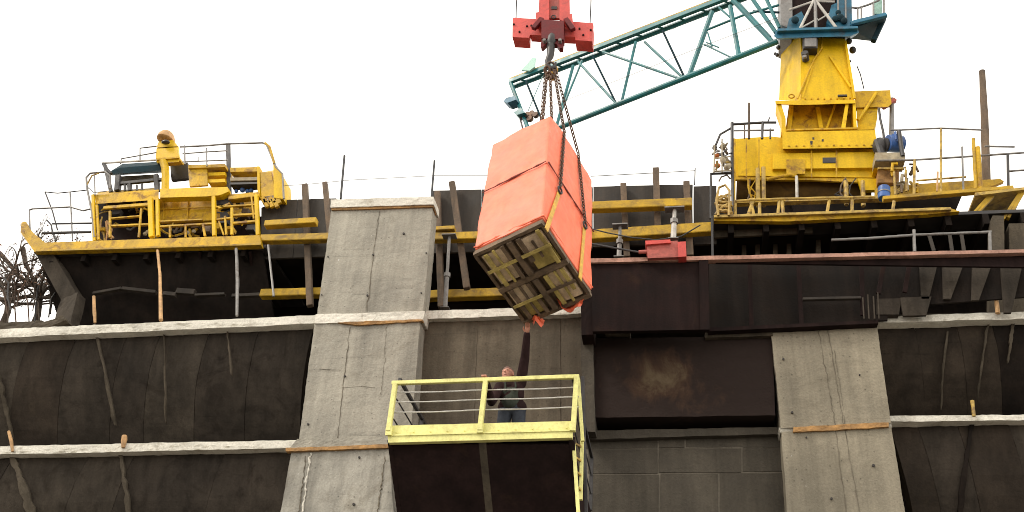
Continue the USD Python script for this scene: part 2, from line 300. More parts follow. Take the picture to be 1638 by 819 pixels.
# ------------------------------------------------------------------ concrete building
YL, YP = 15.95, 15.72           # front of the ledges, front of the piers
B = Thing('concrete_building', 'unfinished concrete building with two pale piers, thin ledges and dark recessed walls', 'building')
def pier(segs, depths, seed, m, joints, label):
    n = len(segs)
    h = None
    for i, poly in enumerate(segs):
        mesh = rough(plate(poly, YP, depths[i]), 0.16, 0.012, 2.2, seed + i)
        if h is None: h = B.part('pier', mesh, m, label=label)
        else: B.part('pier_segment', mesh, 'concrete_pale' if (i == 2 and m == 'concrete') else m, parent=h)
    return h
L1 = pier([[(530, 337), (692, 332), (677, 500), (507, 505)],
           [(503, 518), (672.5, 514), (656, 703), (478, 704)],
           [(467, 719), (622, 716), (648, 1080), (402, 1080)]], (.4, .5, 1.9), 3, 'concrete', None, 'left pale concrete pier with a cap and two casting joints')
# rough band at each casting joint, proud of the shaft
B.part('joint_band', rough(plate([(505, 503), (680, 497.5), (676, 511), (503, 517.5)], YP - 0.03, .45), 0.1, 0.014, 4, 5), 'concrete_ledge', parent=L1)
B.part('joint_band', rough(plate([(476, 702), (640, 699), (640, 713), (462, 718)], YP - 0.025, .6), 0.1, 0.014, 4, 6), 'concrete', parent=L1)
B.part('joint_strip', rough(plate([(457, 716.5), (622, 710.5), (622, 716), (457, 722)], YP - 0.07, 0.12), 0.07, 0.012, 5, 7), 'rust_timber', parent=L1, label='rust brown timber strip along the lower joint')
B.part('joint_strip', rough(plate([(540, 515.5), (676, 510.5), (676, 513.5), (570, 520)], YP - 0.045, 0.1), 0.06, 0.014, 6, 8), 'rust_timber', parent=L1)
B.part('pier_cap', rough(plate([(529, 319), (694, 314.5), (694, 327), (529, 331.5)], YP - 0.07, .5), 0.12, 0.012, 3, 9), 'concrete_ledge', parent=L1, label='flat concrete cap slab with a brown lower lip')
B.part('cap_lip', rough(plate([(530, 331.8), (693, 327.3), (693, 331), (530, 336)], YP - 0.04, 0.3), 0.12, 0.01, 4, 10), 'rust_timber', parent=L1)
R1 = pier([[(1233.5, 529), (1402, 514.5), (1425, 676), (1249, 685)],
           [(1250, 691), (1426, 683), (1492, 1100), (1279, 1100)]], (1.3, 1.3, 1.3), 23, 'concrete_warm', None, 'right warm grey concrete pier with a brown joint strip')
B.part('joint_band', rough(plate([(1246, 684), (1426, 675), (1427, 684), (1248, 692)], YP + 0.015, 1.8), 0.1, 0.012, 4, 15), 'concrete', parent=R1)
B.part('joint_strip', rough(plate([(1269, 683), (1422, 675.5), (1422, 683), (1269, 691)], YP - 0.05, 0.12), 0.07, 0.016, 5, 17), 'rust_timber', parent=R1, label='ochre timber strip across the right pier')
# tie holes and board cracks on the piers
def hole(x, y, r=0.03): return cyl(at(x, y, YP - 0.004), (0, 1, 0), r * .7, 0.05, 10)
for x, y, rr in ((597, 408, .03), (525, 411, .022), (682, 405, .022), (515, 472, .02), (588, 473, .03), (674, 469, .022), (646, 374, .035), (552, 602, .03), (493, 679, .03), (578, 716, .02), (566, 807, .035), (575, 732, .03)):
    B.part('tie_hole', hole(x, y, rr), 'eye_dark', parent=L1)
for x, y, rr in ((1253, 575, .03), (1267, 660, .03), (1397, 745, .035), (1330, 798, .03), (1375, 600, .02), (1290, 700, .02)):
    B.part('tie_hole', hole(x, y, rr), 'eye_dark', parent=R1)
def crack(px, r=0.009, seed=1, Y=YP - 0.006):
    rng = np.random.default_rng(seed); pts = []
    for (x0, y0), (x1, y1) in zip(px[:-1], px[1:]):
        for t in np.linspace(0, 1, 14)[:-1]:
            pts.append(at(x0 + (x1 - x0) * t + rng.normal(0, .7), y0 + (y1 - y0) * t, Y))
    pts.append(at(*px[-1], Y)); return tube(pts, r * .62 * rng.uniform(.25, 1.4, len(pts)), 5)
B.part('crack', crack([(607, 338), (598, 400), (587, 498)], 0.013, 1), 'crack', parent=L1)
B.part('crack', crack([(560, 522), (549, 615), (540, 700)], 0.013, 2), 'crack', parent=L1)
B.part('crack', crack([(619, 520), (613, 600), (607, 640)], 0.006, 3), 'crack', parent=L1)
B.part('crack', crack([(616, 730), (610, 775), (604, 819), (598, 870)], 0.02, 4), 'crack', parent=L1)
B.part('crack', crack([(489, 730), (484, 775), (478, 819), (472, 870)], 0.018, 5), 'crack', parent=L1)
B.part('casting_ridge', crack([(497, 725), (489, 775), (483, 830), (478, 870)], 0.03, 6), 'concrete_ledge', parent=L1)
B.part('crack', crack([(510, 590), (545, 592)], 0.006, 7), 'crack', parent=L1)
B.part('crack', crack([(548, 620), (580, 618), (600, 620)], 0.006, 8), 'crack', parent=L1)
B.part('crack', crack([(1308, 520), (1322, 600), (1336, 680), (1354, 819), (1362, 880)], 0.010, 9), 'crack', parent=R1)
B.part('crack', crack([(1323, 520), (1337, 600), (1350, 680), (1375, 819), (1385, 880)], 0.010, 10), 'crack', parent=R1)
B.part('crack', crack([(1334, 560), (1344, 620), (1354, 690)], 0.007, 11), 'crack', parent=R1)

def ledge(x0, y0, x1, y1, th0, th1, m='concrete_ledge', seed=0, Y=YL, d=0.42, lab=None):
    me = rough(plate([(x0, y0), ((x0 + x1) / 2, (y0 + y1) / 2), (x1, y1), (x1, y1 + th1), (x0, y0 + th0)], Y, d), 0.13, 0.016, 3, seed)
    return B.part('ledge', me, m, label=lab)
l_ul = ledge(-60, 529, 506, 504.5, 14, 13, seed=31, lab='upper left ledge below the yellow machine')
ledge(-60, 715, 482, 703.5, 13, 12.5, seed=32, lab='lower left ledge')
ledge(676, 497.5, 934, 488.5, 13, 13, seed=33, lab='short ledge between left pier and steel box')
ledge(1400, 506.5, 1700, 496, 10, 12, 'concrete_ledge', seed=34, lab='upper right ledge, brownish and chipped')
ledge(1423, 665.5, 1700, 662.5, 9.5, 8.5, seed=35, lab='lower right ledge')

BAYS = {}
def bay(tl, tr, bl, br, seams, m, Yt=16.16, Yb=17.35, seed=0, lab=None, curve=1.9):
    """A wall that starts upright under its ledge and leans back more and more towards its foot, in panels between the given seams (fractions across)."""
    rng = np.random.default_rng(seed)
    A, Bq, C, D = at(*tl, Yt), at(*tr, Yt), at(*br, Yb), at(*bl, Yb)
    BAYS[seed] = (A, Bq, C, D, Yt, Yb, curve)
    def strip(a, b, off, th):
        n = 8; V = []
        for k in range(n):
            t = k / (n - 1); L0, R0 = A + (D - A) * t, Bq + (C - Bq) * t
            for f_ in (a, b):
                p = L0 + (R0 - L0) * f_; p[1] = Yt + (Yb - Yt) * t ** curve + off; V.append(p)
        V = np.array(V); N = len(V); V = np.vstack([V, V + (0, th, 0)]); F = []
        for k in range(n - 1):
            p, q, r_, u = 2 * k, 2 * k + 1, 2 * k + 3, 2 * k + 2
            F += [(p, u, r_), (p, r_, q), (p + N, r_ + N, u + N), (p + N, q + N, r_ + N), (p, p + N, u + N), (p, u + N, u), (q, r_, r_ + N), (q, r_ + N, q + N)]
        F += [(0, 1, 1 + N), (0, 1 + N, N), (N - 2, 2 * N - 2, 2 * N - 1), (N - 2, 2 * N - 1, N - 1)]
        return T_(V, F)
    h = B.part('wall_bay', strip(0, 1, .1, .3), m, label=lab)
    s = [0] + list(seams) + [1]
    for a, b in zip(s[:-1], s[1:]):
        e = 0.0006
        mm = rng.choice(['panel_dark', 'panel_mid', 'panel_brown', 'panel_dark']) if m == 'panel_dark' else (rng.choice(['panel_shade', 'panel_brown']) if m == 'panel_shade' else m)
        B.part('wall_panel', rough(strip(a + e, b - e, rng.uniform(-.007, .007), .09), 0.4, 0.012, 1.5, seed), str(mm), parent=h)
    return h
def wall_y(seed, x, y):
    A, Bq, C, D, Yt, Yb, cv = BAYS[seed]; Y = Yt
    for _ in range(40):
        z = at(x, y, Y)[2]; t = min(max((A[2] - z) / (A[2] - D[2]), 0), 1); Y = .5 * Y + .5 * (Yt + (Yb - Yt) * t ** cv)
    return Y - .045
bay((-80, 540), (505, 515), (-120, 722), (480, 708), [.24, .37, .51, .6, .73, .86], 'panel_dark', seed=1, lab='stained wall with shade in its dark colour below the upper left ledge')
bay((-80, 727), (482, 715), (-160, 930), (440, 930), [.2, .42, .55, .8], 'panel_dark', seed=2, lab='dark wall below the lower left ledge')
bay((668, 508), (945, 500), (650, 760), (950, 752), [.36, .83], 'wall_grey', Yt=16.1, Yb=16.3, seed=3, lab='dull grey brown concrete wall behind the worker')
bay((1398, 515), (1710, 506), (1420, 678), (1730, 672), [.2, .42, .6, .78], 'panel_shade', seed=4, lab='blackened wall below the upper right ledge')
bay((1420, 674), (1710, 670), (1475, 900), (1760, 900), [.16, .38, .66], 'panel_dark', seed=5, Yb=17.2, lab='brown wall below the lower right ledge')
# pale runs of lime on the dark walls
def run(px, bay_, r0, r1, seed=0):
    rng = np.random.default_rng(seed); n = 14; px = np.array(px, float)
    tt = np.linspace(0, 1, n); xs = np.interp(tt, np.linspace(0, 1, len(px)), px[:, 0]) + rng.normal(0, .5, n); ys = np.interp(tt, np.linspace(0, 1, len(px)), px[:, 1]); L_, R_ = [], []
    for i in range(n):
        w = (r0 + (r1 - r0) * tt[i]) * rng.uniform(.5, 1.3) * (.3 if i == n - 1 else 1); Y = wall_y(bay_, xs[i], ys[i])
        L_.append(at(xs[i] - w, ys[i], Y)); R_.append(at(xs[i] + w, ys[i], Y))
    V = np.array(L_ + R_ + [p + (0, .06, 0) for p in L_ + R_]); F = []; k = 2 * n
    for i in range(n - 1):
        F += [(i, n + i, n + i + 1), (i, n + i + 1, i + 1), (i, i + 1, k + i + 1), (i, k + i + 1, k + i), (n + i, k + n + i, k + n + i + 1), (n + i, k + n + i + 1, n + i + 1)]
    return T_(V, F)
for i, (px, bq, a, b) in enumerate([([(150, 518), (166, 590), (184, 680)], 1, 2.0, 2.6), ([(362, 520), (370, 600)], 1, 1.0, 1.4), ([(18, 728), (32, 765), (52, 830)], 2, 4, 8), ([(192, 720), (198, 765), (206, 830)], 2, 2.5, 4),
        ([(-4, 600), (8, 650), (18, 700)], 1, 3, 2.5), ([(262, 520), (263, 600), (264, 676)], 1, .8, 1.2), ([(1582, 512), (1572, 570), (1564, 640)], 4, 2.0, 1.5), ([(1516, 530), (1508, 600), (1506, 655)], 4, 1.5, 1.5), ([(1622, 515), (1612, 580)], 4, 3, 2), ([(1556, 672), (1545, 740), (1535, 830)], 5, 3, 4)]):
    B.part('lime_run', run(px, bq, a, b, seed=i), 'stain_pale' if i != 9 else 'panel_shade')

# stained block and the block wall under the steel box
YB = 15.8
B.part('stained_block', rough(plate([(934, 541), (1236, 538), (1240, 664), (936, 668)], YB, 1.5), 0.2, 0.018, 1.6, 41), 'stained_block', label='dark rust stained concrete block under the steel box')
B.part('ledge', rough(plate([(1128, 530), (1236, 527.5), (1236, 537), (1128, 540)], YB - .1, 1.2), 0.1, 0.012, 4, 42), 'concrete_dull')
B.part('ledge', rough(plate([(968, 528), (1008, 527), (1008, 534), (968, 535)], YB - .06, .3), 0.1, 0.01, 4, 43), 'concrete_dull')
B.part('block_corner', rough(plate([(928, 536), (948, 536), (952, 690), (934, 690)], YB - .12, .8), 0.12, 0.014, 3, 44), 'block_wall')
B.part('recess_wall', rough(plate([(934, 660), (1245, 655), (1250, 700), (934, 705)], 16.5, .3), 0.3, 0.012, 2, 45), 'panel_dark')
bw = B.part('block_wall', plate([(934, 694), (1262, 686), (1310, 1000), (950, 1000)], 16.118, 0.5), 'mortar', label='grey block wall with pale mortar beside the right pier')
B.part('ledge', rough(plate([(936, 689), (1246, 683), (1246, 694), (936, 703)], 15.98, .6), 0.12, 0.014, 3, 46), 'block_wall')
rows = [(700, 717, [936, 1053, 1096, 1250]), (718.5, 757, [940, 1053, 1187, 1256]), (759.5, 822, [942, 1055, 1150, 1262]), (824.5, 890, [944, 1040, 1170, 1270]), (893, 1000, [946, 1080, 1290])]
for i, (ya, yb, xs) in enumerate(rows):
    for j, (xa, xb) in enumerate(zip(xs[:-1], xs[1:])):
        o = random.Random(i * 7 + j).uniform(-.006, .006)
        B.part('block', rough(rect(xa + 1.3, ya - (xa - 940) * .012, xb - 1.3, yb - (xa - 940) * .012, 16.105 + o, 0.25), 0.3, 0.006, 2.5, 50 + i * 9 + j), 'block_wall', parent=bw)
B.part('niche_panel', rect(897, 528, 931, 640, 16.28, .15), 'panel_dark')
# floors and the dark back of the storeys, so that nothing shows through
zf = at(300, 508, YL)[2]
def abox(x0, x1, y0, y1, z0, z1):
    m = trimesh.creation.box((x1 - x0, y1 - y0, z1 - z0)); m.apply_translation(((x0 + x1) / 2, (y0 + y1) / 2, (z0 + z1) / 2)); return m
B.part('floor_slab', abox(-16.5, 9.5, 16.3, 22, zf - .3, zf - .06), 'concrete_dull')
B.part('back_wall', abox(-13.0, 9.5, 20.2, 20.5, zf - .06, 14.08), 'panel_shade')
B.part('roof_slab', abox(-13.0, 9.5, 17.7, 20.6, 14.08, 14.2), 'panel_shade')
B.part('core', abox(-16.5, 9.5, 18.2, 20, 0, zf - .32), 'panel_shade')
B.part('lower_wall', abox(-16.5, 9.5, 17.5, 18.1, 0, at(300, 819, 17)[2] - .9), 'concrete_dull')

# ------------------------------------------------------------------ formwork walls on the top floor
def formwork(label, panels, posts, walers, top, group):
    t = Thing('formwork_wall', label, 'formwork', group)
    for p in panels: t.part('panel', rough(plate(p, 17.5, .06), .5, .006, 2), 'formwork_ply')
    for (a, b, w, Y) in posts: t.part('post', pbar(a, b, Y, w, .14, up=(0, 1, 0)), 'timber')
    for (a, b, h, Y) in walers: t.part('waler', pbar(a, b, Y, .2, h), 'yellow_beam')
    return t
fw1 = formwork('dark plywood formwork with two short timber posts between the left machine and the left pier', [[(418, 332), (452, 320), (476, 319), (468, 412), (418, 414)], [(477, 319), (538, 317), (530, 410), (469, 412)]],
         [((488, 296), (496, 490), .14, 17.38), ((520, 293), (530, 400), .12, 17.38)],
         [((418, 383.5), (534, 380.5), .19, 17.2), ((425, 360), (507, 355), .16, 17.1), ((418, 471), (534, 468), .2, 17.6)], None, None)
fw2 = formwork('long dark plywood formwork with timber posts and yellow beams between the left pier and the crane', [[(690, 305), (770, 303), (770, 402), (690, 405)], [(771, 303), (948, 299), (948, 396), (771, 402)], [(949, 298.5), (1000, 297), (1000, 392), (949, 395)], [(1001, 297), (1108, 295), (1108, 390), (1001, 392)], [(1109, 298), (1146, 297), (1146, 390), (1109, 391)]],
         [((700, 308), (706, 492), .14, 17.38), ((723, 292), (747, 462), .15, 17.33), ((997, 295), (1003, 412), .14, 17.38), ((1049, 270), (1054, 410), .15, 17.36), ((1098, 292), (1104, 410), .15, 17.38)],
         [((690, 381), (775, 379), .2, 17.15), ((690, 369), (728, 367), .1, 17.1), ((946, 332), (1107, 326), .22, 17.12), ((946, 378), (1140, 366), .26, 17.22), ((680, 474), (945, 465), .22, 17.65), ((770, 378), (946, 370), .22, 17.15)], None, None)

# steel props
def prop(name, label, a, b, Y, r, m, split, plate_w=.16):
    t = Thing('steel_prop', label, 'prop')
    A, Bq = at(*a, Y), at(*b, Y); c = A + (Bq - A) * split
    t.part('outer_tube', tube([A, c], r), m, smooth=30); t.part('inner_tube', tube([c, Bq], r * .72), m, smooth=30)
    t.part('collar', tube([c - (0, 0, .05), c + (0, 0, .05)], r * 1.5), 'steel_grey', smooth=30)
    t.part('head_plate', bar(Bq - (plate_w, 0, 0), Bq + (plate_w, 0, 0), .2, .03), 'steel_grey')
    t.part('foot_plate', bar(A - (.1, 0, 0), A + (.1, 0, 0), .18, .02), 'steel_grey')
prop('steel_prop', 'grey steel prop leaning by the left pier under a yellow beam', (712, 494), (719, 378), 16.7, .05, 'steel_grey', .45)
prop('steel_prop', 'whitish steel prop standing on the red jack', (1077, 384), (1079, 335), 15.6, .055, 'steel_pale', .6, .2)
prop('steel_prop', 'dim grey steel prop left of the red jack', (990, 413), (992, 362), 15.9, .05, 'steel_grey', .5)

# ------------------------------------------------------------------ rusted steel girder with a box end
G = Thing('steel_girder', 'dark plate girder with a rusty pink top flange running right above the blocks', 'girder')
YG = 15.2
G.part('top_flange', rough(plate([(944, 413.5), (1200, 408), (1700, 397.5), (1700, 402.5), (1200, 414), (944, 420)], YG - .06, .14), .2, .006, 3, 61), 'rust_flange')
G.part('box_plate', plate([(946, 421), (1131, 416.5), (1133, 527), (948, 530)], YG, .1), 'primer', label='closed maroon box end of the girder')
G.part('box_edge', plate([(1118, 416), (1133, 416), (1135, 527), (1120, 527)], YG - .05, .12), 'primer')
G.part('end_column', rough(plate([(928, 420), (947, 419), (949, 535), (930, 536)], YG + .1, .7), .2, .008, 3, 62), 'primer')
G.part('web', plate([(1131, 416), (1700, 402), (1700, 428), (1131, 420)], YG + .05, .05), 'primer')
G.part('shade_sheet', plate([(1134, 419), (1700, 404), (1700, 470), (1420, 492), (1420, 512), (1134, 524)], YG + .62, .05), 'panel_shade')  # dark sheet added to stand for the shade between the stiffeners
G.part('bottom_flange', plate([(1133, 524), (1405, 512), (1405, 517), (1133, 530)], YG + .35, .4), 'primer')
for xa, xb, yb in ((1199, 1202, 522), (1277, 1282, 519), (1378, 1380, 505), (1456, 1447, 468), (1415, 1405, 470)):
    G.part('stiffener', pbar((xa, 416), (xb, yb), YG + .45, .08, .045), 'primer')
G.part('cross_bar', pbar((1284, 479), (1377, 477), YG + .4, .08, .05), 'formwork_ply')
for i, (x0, x1, x2, yb) in enumerate(((1470, 1502, 1480, 478), (1507, 1545, 1515, 478), (1556, 1590, 1560, 480), (1600, 1638, 1612, 500))):
    G.part('haunch_plate', plate([(x0, 414), (x1, 413), (x2 + 6, yb), (x2 - 6, yb)], YG + .56, .05), 'panel_mid')
G.part('gusset_box', plate([(1440, 476), (1490, 474), (1482, 504), (1445, 505)], 15.76, .06), 'panel_mid')
G.part('gusset_box', plate([(1402, 478), (1442, 477), (1438, 503), (1402, 503)], 15.8, .3), 'panel_dark')
for x, y in ((1380, 490), (1388, 485), (1397, 488), (1404, 482)):
    G.part('rod', pbar((x, y - 14), (x + 2, 510), 15.5, .022, .022), 'panel_mid')
# red jack on the flange
J = Thing('hydraulic_jack', 'small red jack block resting on the rusty girder flange', 'jack')
J.part('body', plate([(1034, 388), (1084, 385), (1086, 411), (1036, 413)], 15.05, .35), 'red_worn'); J.part('lid', plate([(1032, 385), (1072, 383), (1073, 388), (1033, 391)], 15.0, .42), 'red_paint')
J.part('side_block', plate([(1084, 387), (1097, 386), (1098, 410), (1085, 411)], 15.0, .3), 'red_paint'); J.part('hose_lug', cyl(at(1030, 403, 15.1), (1, 0, 0), .04, .2, 10), 'red_worn')

# ------------------------------------------------------------------ work platform
P_ = Thing('work_platform', 'pale yellow work platform with railing, the worker stands on it', 'platform')
YF = 12.5
fl = at(770, 704, YF)[2]
xl, xr = at(620, 704, YF)[0], at(916, 699, YF)[0]
P_.part('toe_board', plate([(619.5, 681), (916, 673.5), (916, 688), (619.5, 696)], YF, .05), 'platform_yellow')
P_.part('edge_channel', plate([(620, 696.6), (915.5, 688.6), (915.5, 700), (621, 708)], YF - .02, .09), 'platform_yellow')
P_.part('channel_lip', plate([(621, 695.2), (915.5, 687.2), (915.5, 689.2), (621, 697.2)], YF - .035, .03), 'platform_yellow')
P_.part('floor_plate', abox(xl + .06, xr - .06, YF + .1, 15.75, fl + .03, fl + .07), 'primer')
def slope(x, y): return np.array([x, y, fl - .03 - (y - YF - .1) * .79])
for a, b in ((xl + .05, -2.93), (-2.82, xr - .05)): P_.part('sloping_panel', slab4(slope(a, YF + .1), slope(b, YF + .1), slope(b, 15.7), slope(a, 15.7), (0, .03, .04)), 'primer')
P_.part('center_beam', slab4(slope(-2.93, YF + .06), slope(-2.82, YF + .06), slope(-2.82, 15.7), slope(-2.93, 15.7), (0, .06, .08)), 'concrete_dull')
for x in (xl + .02, xr - .02): P_.part('side_channel', slab4(slope(x - .04, YF + .05), slope(x + .04, YF + .05), slope(x + .04, 15.7), slope(x - .04, 15.7), (0, .08, .1)), 'primer')
for x in (xl + .03, xr - .03): P_.part('side_plate', hull(*[np.array([x + d, y, z]) for d in (-.015, .015) for y, z in ((YF + .1, fl + .02), (15.7, fl + .02), (15.7, slope(x, 15.7)[2] + .05), (YF + .12, fl - .02))]), 'primer')
for a, b in (((621.5, 690), (632.5, 613)), ((767.5, 689), (777, 608.5)), ((916.5, 690), (922.5, 602))):
    P_.part('post', pbar(a, b, YF - .04, .07, .075, up=(0, 1, 0)), 'platform_yellow')
P_.part('top_rail', pbar((627, 613), (926.5, 602.5), YF - .02, .06, .06), 'platform_yellow')
for y0, y1 in ((628, 619.5), (643.5, 634.5), (660, 651)):
    P_.part('rail_wire', tube([at(625 + (926 - 625) * t, y0 + (y1 - y0) * t + 2.0 * math.sin(math.pi * t * 2) ** 2 * .5, YF) for t in np.linspace(0, 1, 15)], .011, 6), 'steel_pale', smooth=30)
for x, sx in ((xl + .03, 1), (xr - .03, -1)):
    zt = fl + 1.02
    for y in (14.0, 15.6): P_.part('side_post', abox(x - .03, x + .03, y - .03, y + .03, fl + .06, zt), 'steel_dark')
    P_.part('side_rail', bar((x, YF + .03, zt), (x, 15.7, zt), .05, .05), 'steel_dark')
    for k in (.35, .68): P_.part('side_rail', tube([(x, YF + .03, fl + k), (x, 15.7, fl + k)], .012, 6), 'steel_dark')
for k in range(11):
    x = 634 + k * 27.2; yy = 692 - (x - 620) * .0265
    P_.part('bolt', cyl(at(x, yy, YF - .004), (0, 1, 0), .011, .02, 8), 'platform_yellow', smooth=30)
for x, y in ((622, 688), (768, 684), (916, 680)): P_.part('post_bracket', pbar((x - 5, y + 2), (x + 5, y + 1.6), YF - .052, .03, .13), 'platform_yellow')
# ladder down the right side
def pl(x, y, Y): return at(x, y, Y)
A0, A1, B0, B1 = pl(917, 700, 12.7), pl(927, 850, 12.7), pl(931, 706, 12.9), pl(929, 800, 12.9)
ldr = P_.part('ladder', [bar(A0, A1, .05, .06), bar(B0, B1, .05, .07)], 'platform_yellow')
for t in (.1, .35, .6, .85): P_.part('rung', bar(A0 + (A1 - A0) * t * .62, B0 + (B1 - B0) * t, .03, .03), 'yellow_rail', parent=ldr)
P_.part('hanger', pbar((932, 603), (938, 830), 13.6, .05, .06), 'steel_dark'); P_.part('hanger', pbar((925, 605), (932, 706), 12.8, .05, .05), 'platform_yellow')

# ------------------------------------------------------------------ crate on the chains
from scipy.optimize import least_squares
from scipy.spatial.transform import Rotation as Ro
OBS = np.array([(784, 232), (881.5, 181), (868, 353), (762, 406), (951, 290), (940.5, 469), (840, 522)])
LOC = np.array([(0, 0, 1), (1, 0, 1), (1, 0, 0), (0, 0, 0), (1, 1, 1), (1, 1, 0), (0, 1, 0)], float)
def proj(p):
    q = p - CC; k = q @ CF; return np.stack([CX + FPX * (q @ CR) / k, CY - FPX * (q @ CU) / k], -1)
def fit(p):
    P = (LOC - .5) * np.exp(p[3:6]) @ Ro.from_rotvec(p[:3]).as_matrix().T + p[6:9]
    return np.r_[np.ravel(proj(P) - OBS), (P[6, 1] - 12.9) * 200]
M0 = np.array([[.911, .409, -.058], [-.362, .858, .364], [.198, -.311, .93]])
sol = least_squares(fit, np.r_[Ro.from_matrix(M0).as_rotvec(), np.log([1.28, 1.62, 3.76]), -2.37, 12.7, 11.3])
CRt = Ro.from_rotvec(sol.x[:3]).as_matrix(); CD = np.exp(sol.x[3:6]); CO = sol.x[6:9]
def loc2w(m):
    m = m.copy(); m.vertices = np.asarray(m.vertices) @ CRt.T + CO; return m
def lw(u, v, w): return (np.array([u, v, w]) - .5) * CD @ CRt.T + CO
K = Thing('wrapped_crate', 'tall crate wrapped in orange sheeting, hanging tilted from chains', 'crate')
def half(w0, w1, grow, seed):
    d = np.array([CD[0] + grow, CD[1] + grow, (w1 - w0) * CD[2]]); m = rbox(d, .035, .07)
    v = m.vertices; n = v / np.linalg.norm(v, axis=1, keepdims=True)
    for_n = np.sign(v) * (np.abs(np.abs(v) - d / 2) < .04)
    bulge = (1 - (2 * v[:, 0] / d[0]) ** 2).clip(0) + (1 - (2 * v[:, 1] / d[1]) ** 2).clip(0)
    wr = (fbm(v * np.array([2.5, 2.5, 1.1]) + seed, 4, seed) - .5) * .04 + (np.abs(noise(v * np.array([5, 5, 1.7]) + 3 * seed, seed) - .5)) * .016
    v2 = v + for_n * (wr + .008 * bulge)[:, None]
    # uneven hem at the lower edge
    low = v[:, 2] < -d[2] / 2 + .05
    v2[low, 2] += (noise(v[low] * 3.5, seed + 4) - .5) * .07
    v2[:, 2] += (w0 + w1 - 1) / 2 * CD[2]
    return loc2w(T_(v2, m.faces))
K.part('upper_sheet', half(.505, 1.0, .012, 3), 'tarp', smooth=40)
K.part('lower_sheet', half(.03, .515, .0, 8), 'tarp', smooth=40)
def face_strip(p, q, w, t, off):
    """A strap or seam on the sheeting between two local points."""
    a, b = lw(*p), lw(*q); c = lw(.5, .5, .5)
    nrm = CRt[:, 1] * (-1 if max(p[1], q[1]) <= 0.02 else 0) + CRt[:, 0] * (1 if min(p[0], q[0]) >= .98 else 0)
    nrm = nrm / np.linalg.norm(nrm); a = a + nrm * off; b = b + nrm * off
    return bar(a, b, w, t, up=nrm)
def wavy(p, q, r, seed, off=.03, n=16):
    rng = np.random.default_rng(seed); p, q = np.array(p, float), np.array(q, float)
    nrm = CRt[:, 1] * (-1 if max(p[1], q[1]) <= 0.02 else 0) + CRt[:, 0] * (1 if min(p[0], q[0]) >= .98 else 0)
    pts = [lw(*(p + (q - p) * t)) + nrm * off + CRt[:, 2] * rng.normal(0, .008) for t in np.linspace(0, 1, n)]
    return tube(pts, r * rng.uniform(.5, 1.5, n), 6)
K.part('seam', wavy((-.01, 0, .503), (1.0, 0, .503), .013, 1, .03), 'tarp_seam', smooth=30)
K.part('seam', wavy((1, 0, .503), (1, 1.0, .503), .011, 2, .03), 'tarp_seam', smooth=30)
K.part('edge_fold', wavy((0, 0, .045), (1, 0, .045), .016, 3, .0), 'tarp_side', smooth=30)
K.part('edge_fold', wavy((1, 0, .05), (1, 1, .05), .014, 4, .0), 'tarp_side', smooth=30)
# pallet bottom: sheet, bearers, planks
def lbox(u0, u1, v0, v1, w0, w1):
    """Local box: u, v in fractions, w in metres below (-) or above the crate's bottom."""
    d = np.array([(u1 - u0) * CD[0], (v1 - v0) * CD[1], w1 - w0]); m = trimesh.creation.box(d)
    m.apply_translation([((u0 + u1) / 2 - .5) * CD[0], ((v0 + v1) / 2 - .5) * CD[1], (w0 + w1) / 2 - CD[2] / 2]); return loc2w(m)
pal = K.part('pallet', lbox(.01, .99, .01, .99, .02, .09), 'pallet_wood', label='weathered timber pallet bottom')
rg = random.Random(8)
for v0, v1, dp in ((0, .035, .045), (.475, .53, .07), (.955, 1, .05)): K.part('bearer', rough(lbox(.004, .996, v0, v1, -dp, .0195), .15, .008, 4, rg.randint(0, 99)), 'pallet_wood', parent=pal)
for u0, u1, dp in ((0, .04, .04), (.465, .535, .085), (.955, 1, .04)):
    for v0, v1 in ((.0365, .4735), (.5315, .9535)): K.part('bearer', rough(lbox(u0, u1, v0 + rg.uniform(0, .01), v1 - rg.uniform(0, .01), -dp, .0195), .15, .008, 4, rg.randint(0, 99)), 'pallet_wood', parent=pal)
for ci, (ua, ub) in enumerate(((.045, .46), (.54, .95))):
    for cj, (va, vb) in enumerate(((.04, .47), (.536, .95))):
        du, dv = ub - ua, vb - va; cut = rg.uniform(.44, .54); x0 = ua + du * rg.uniform(.02, .2); x1 = ub - du * rg.uniform(.02, .16)
        K.part('inner_board', rough(lbox(x0, x1, va + dv * rg.uniform(.02, .1), va + dv * cut, -.03 - rg.uniform(0, .012), .0195), .2, .007, 4, rg.randint(0, 99)), 'pallet_pale', parent=pal)
        K.part('inner_board', rough(lbox(x0 + du * rg.uniform(-.02, .08), x1, va + dv * (cut + rg.uniform(.03, .08)), vb - dv * rg.uniform(.02, .1), -.026, .0195), .2, .007, 4, rg.randint(0, 99)), rg.choice(['pallet_pale', 'pallet_olive', 'pallet_pale']), parent=pal)
        for k, (c0, w0) in enumerate(((.16, .13), (.5, .07), (.78, .12))):
            c0 += rg.uniform(-.06, .06); a0 = va + dv * rg.choice([0, 0, .02, .2]); b0 = vb - dv * rg.choice([0, 0, .03, .3])
            K.part('slat', rough(lbox(ua + du * c0, ua + du * (c0 + w0), a0, b0, -.07 - rg.uniform(0, .012), -.045), .15, .009, 5, rg.randint(0, 99)), rg.choice(['pallet_olive', 'pallet_wood', 'pallet_olive']), parent=pal)
        K.part('cross_slat', rough(lbox(ua, ub, va + dv * (cut - .04), va + dv * (cut + .04), -.1, -.084), .15, .007, 5, rg.randint(0, 99)), rg.choice(['pallet_wood', 'pallet_olive']), parent=pal)
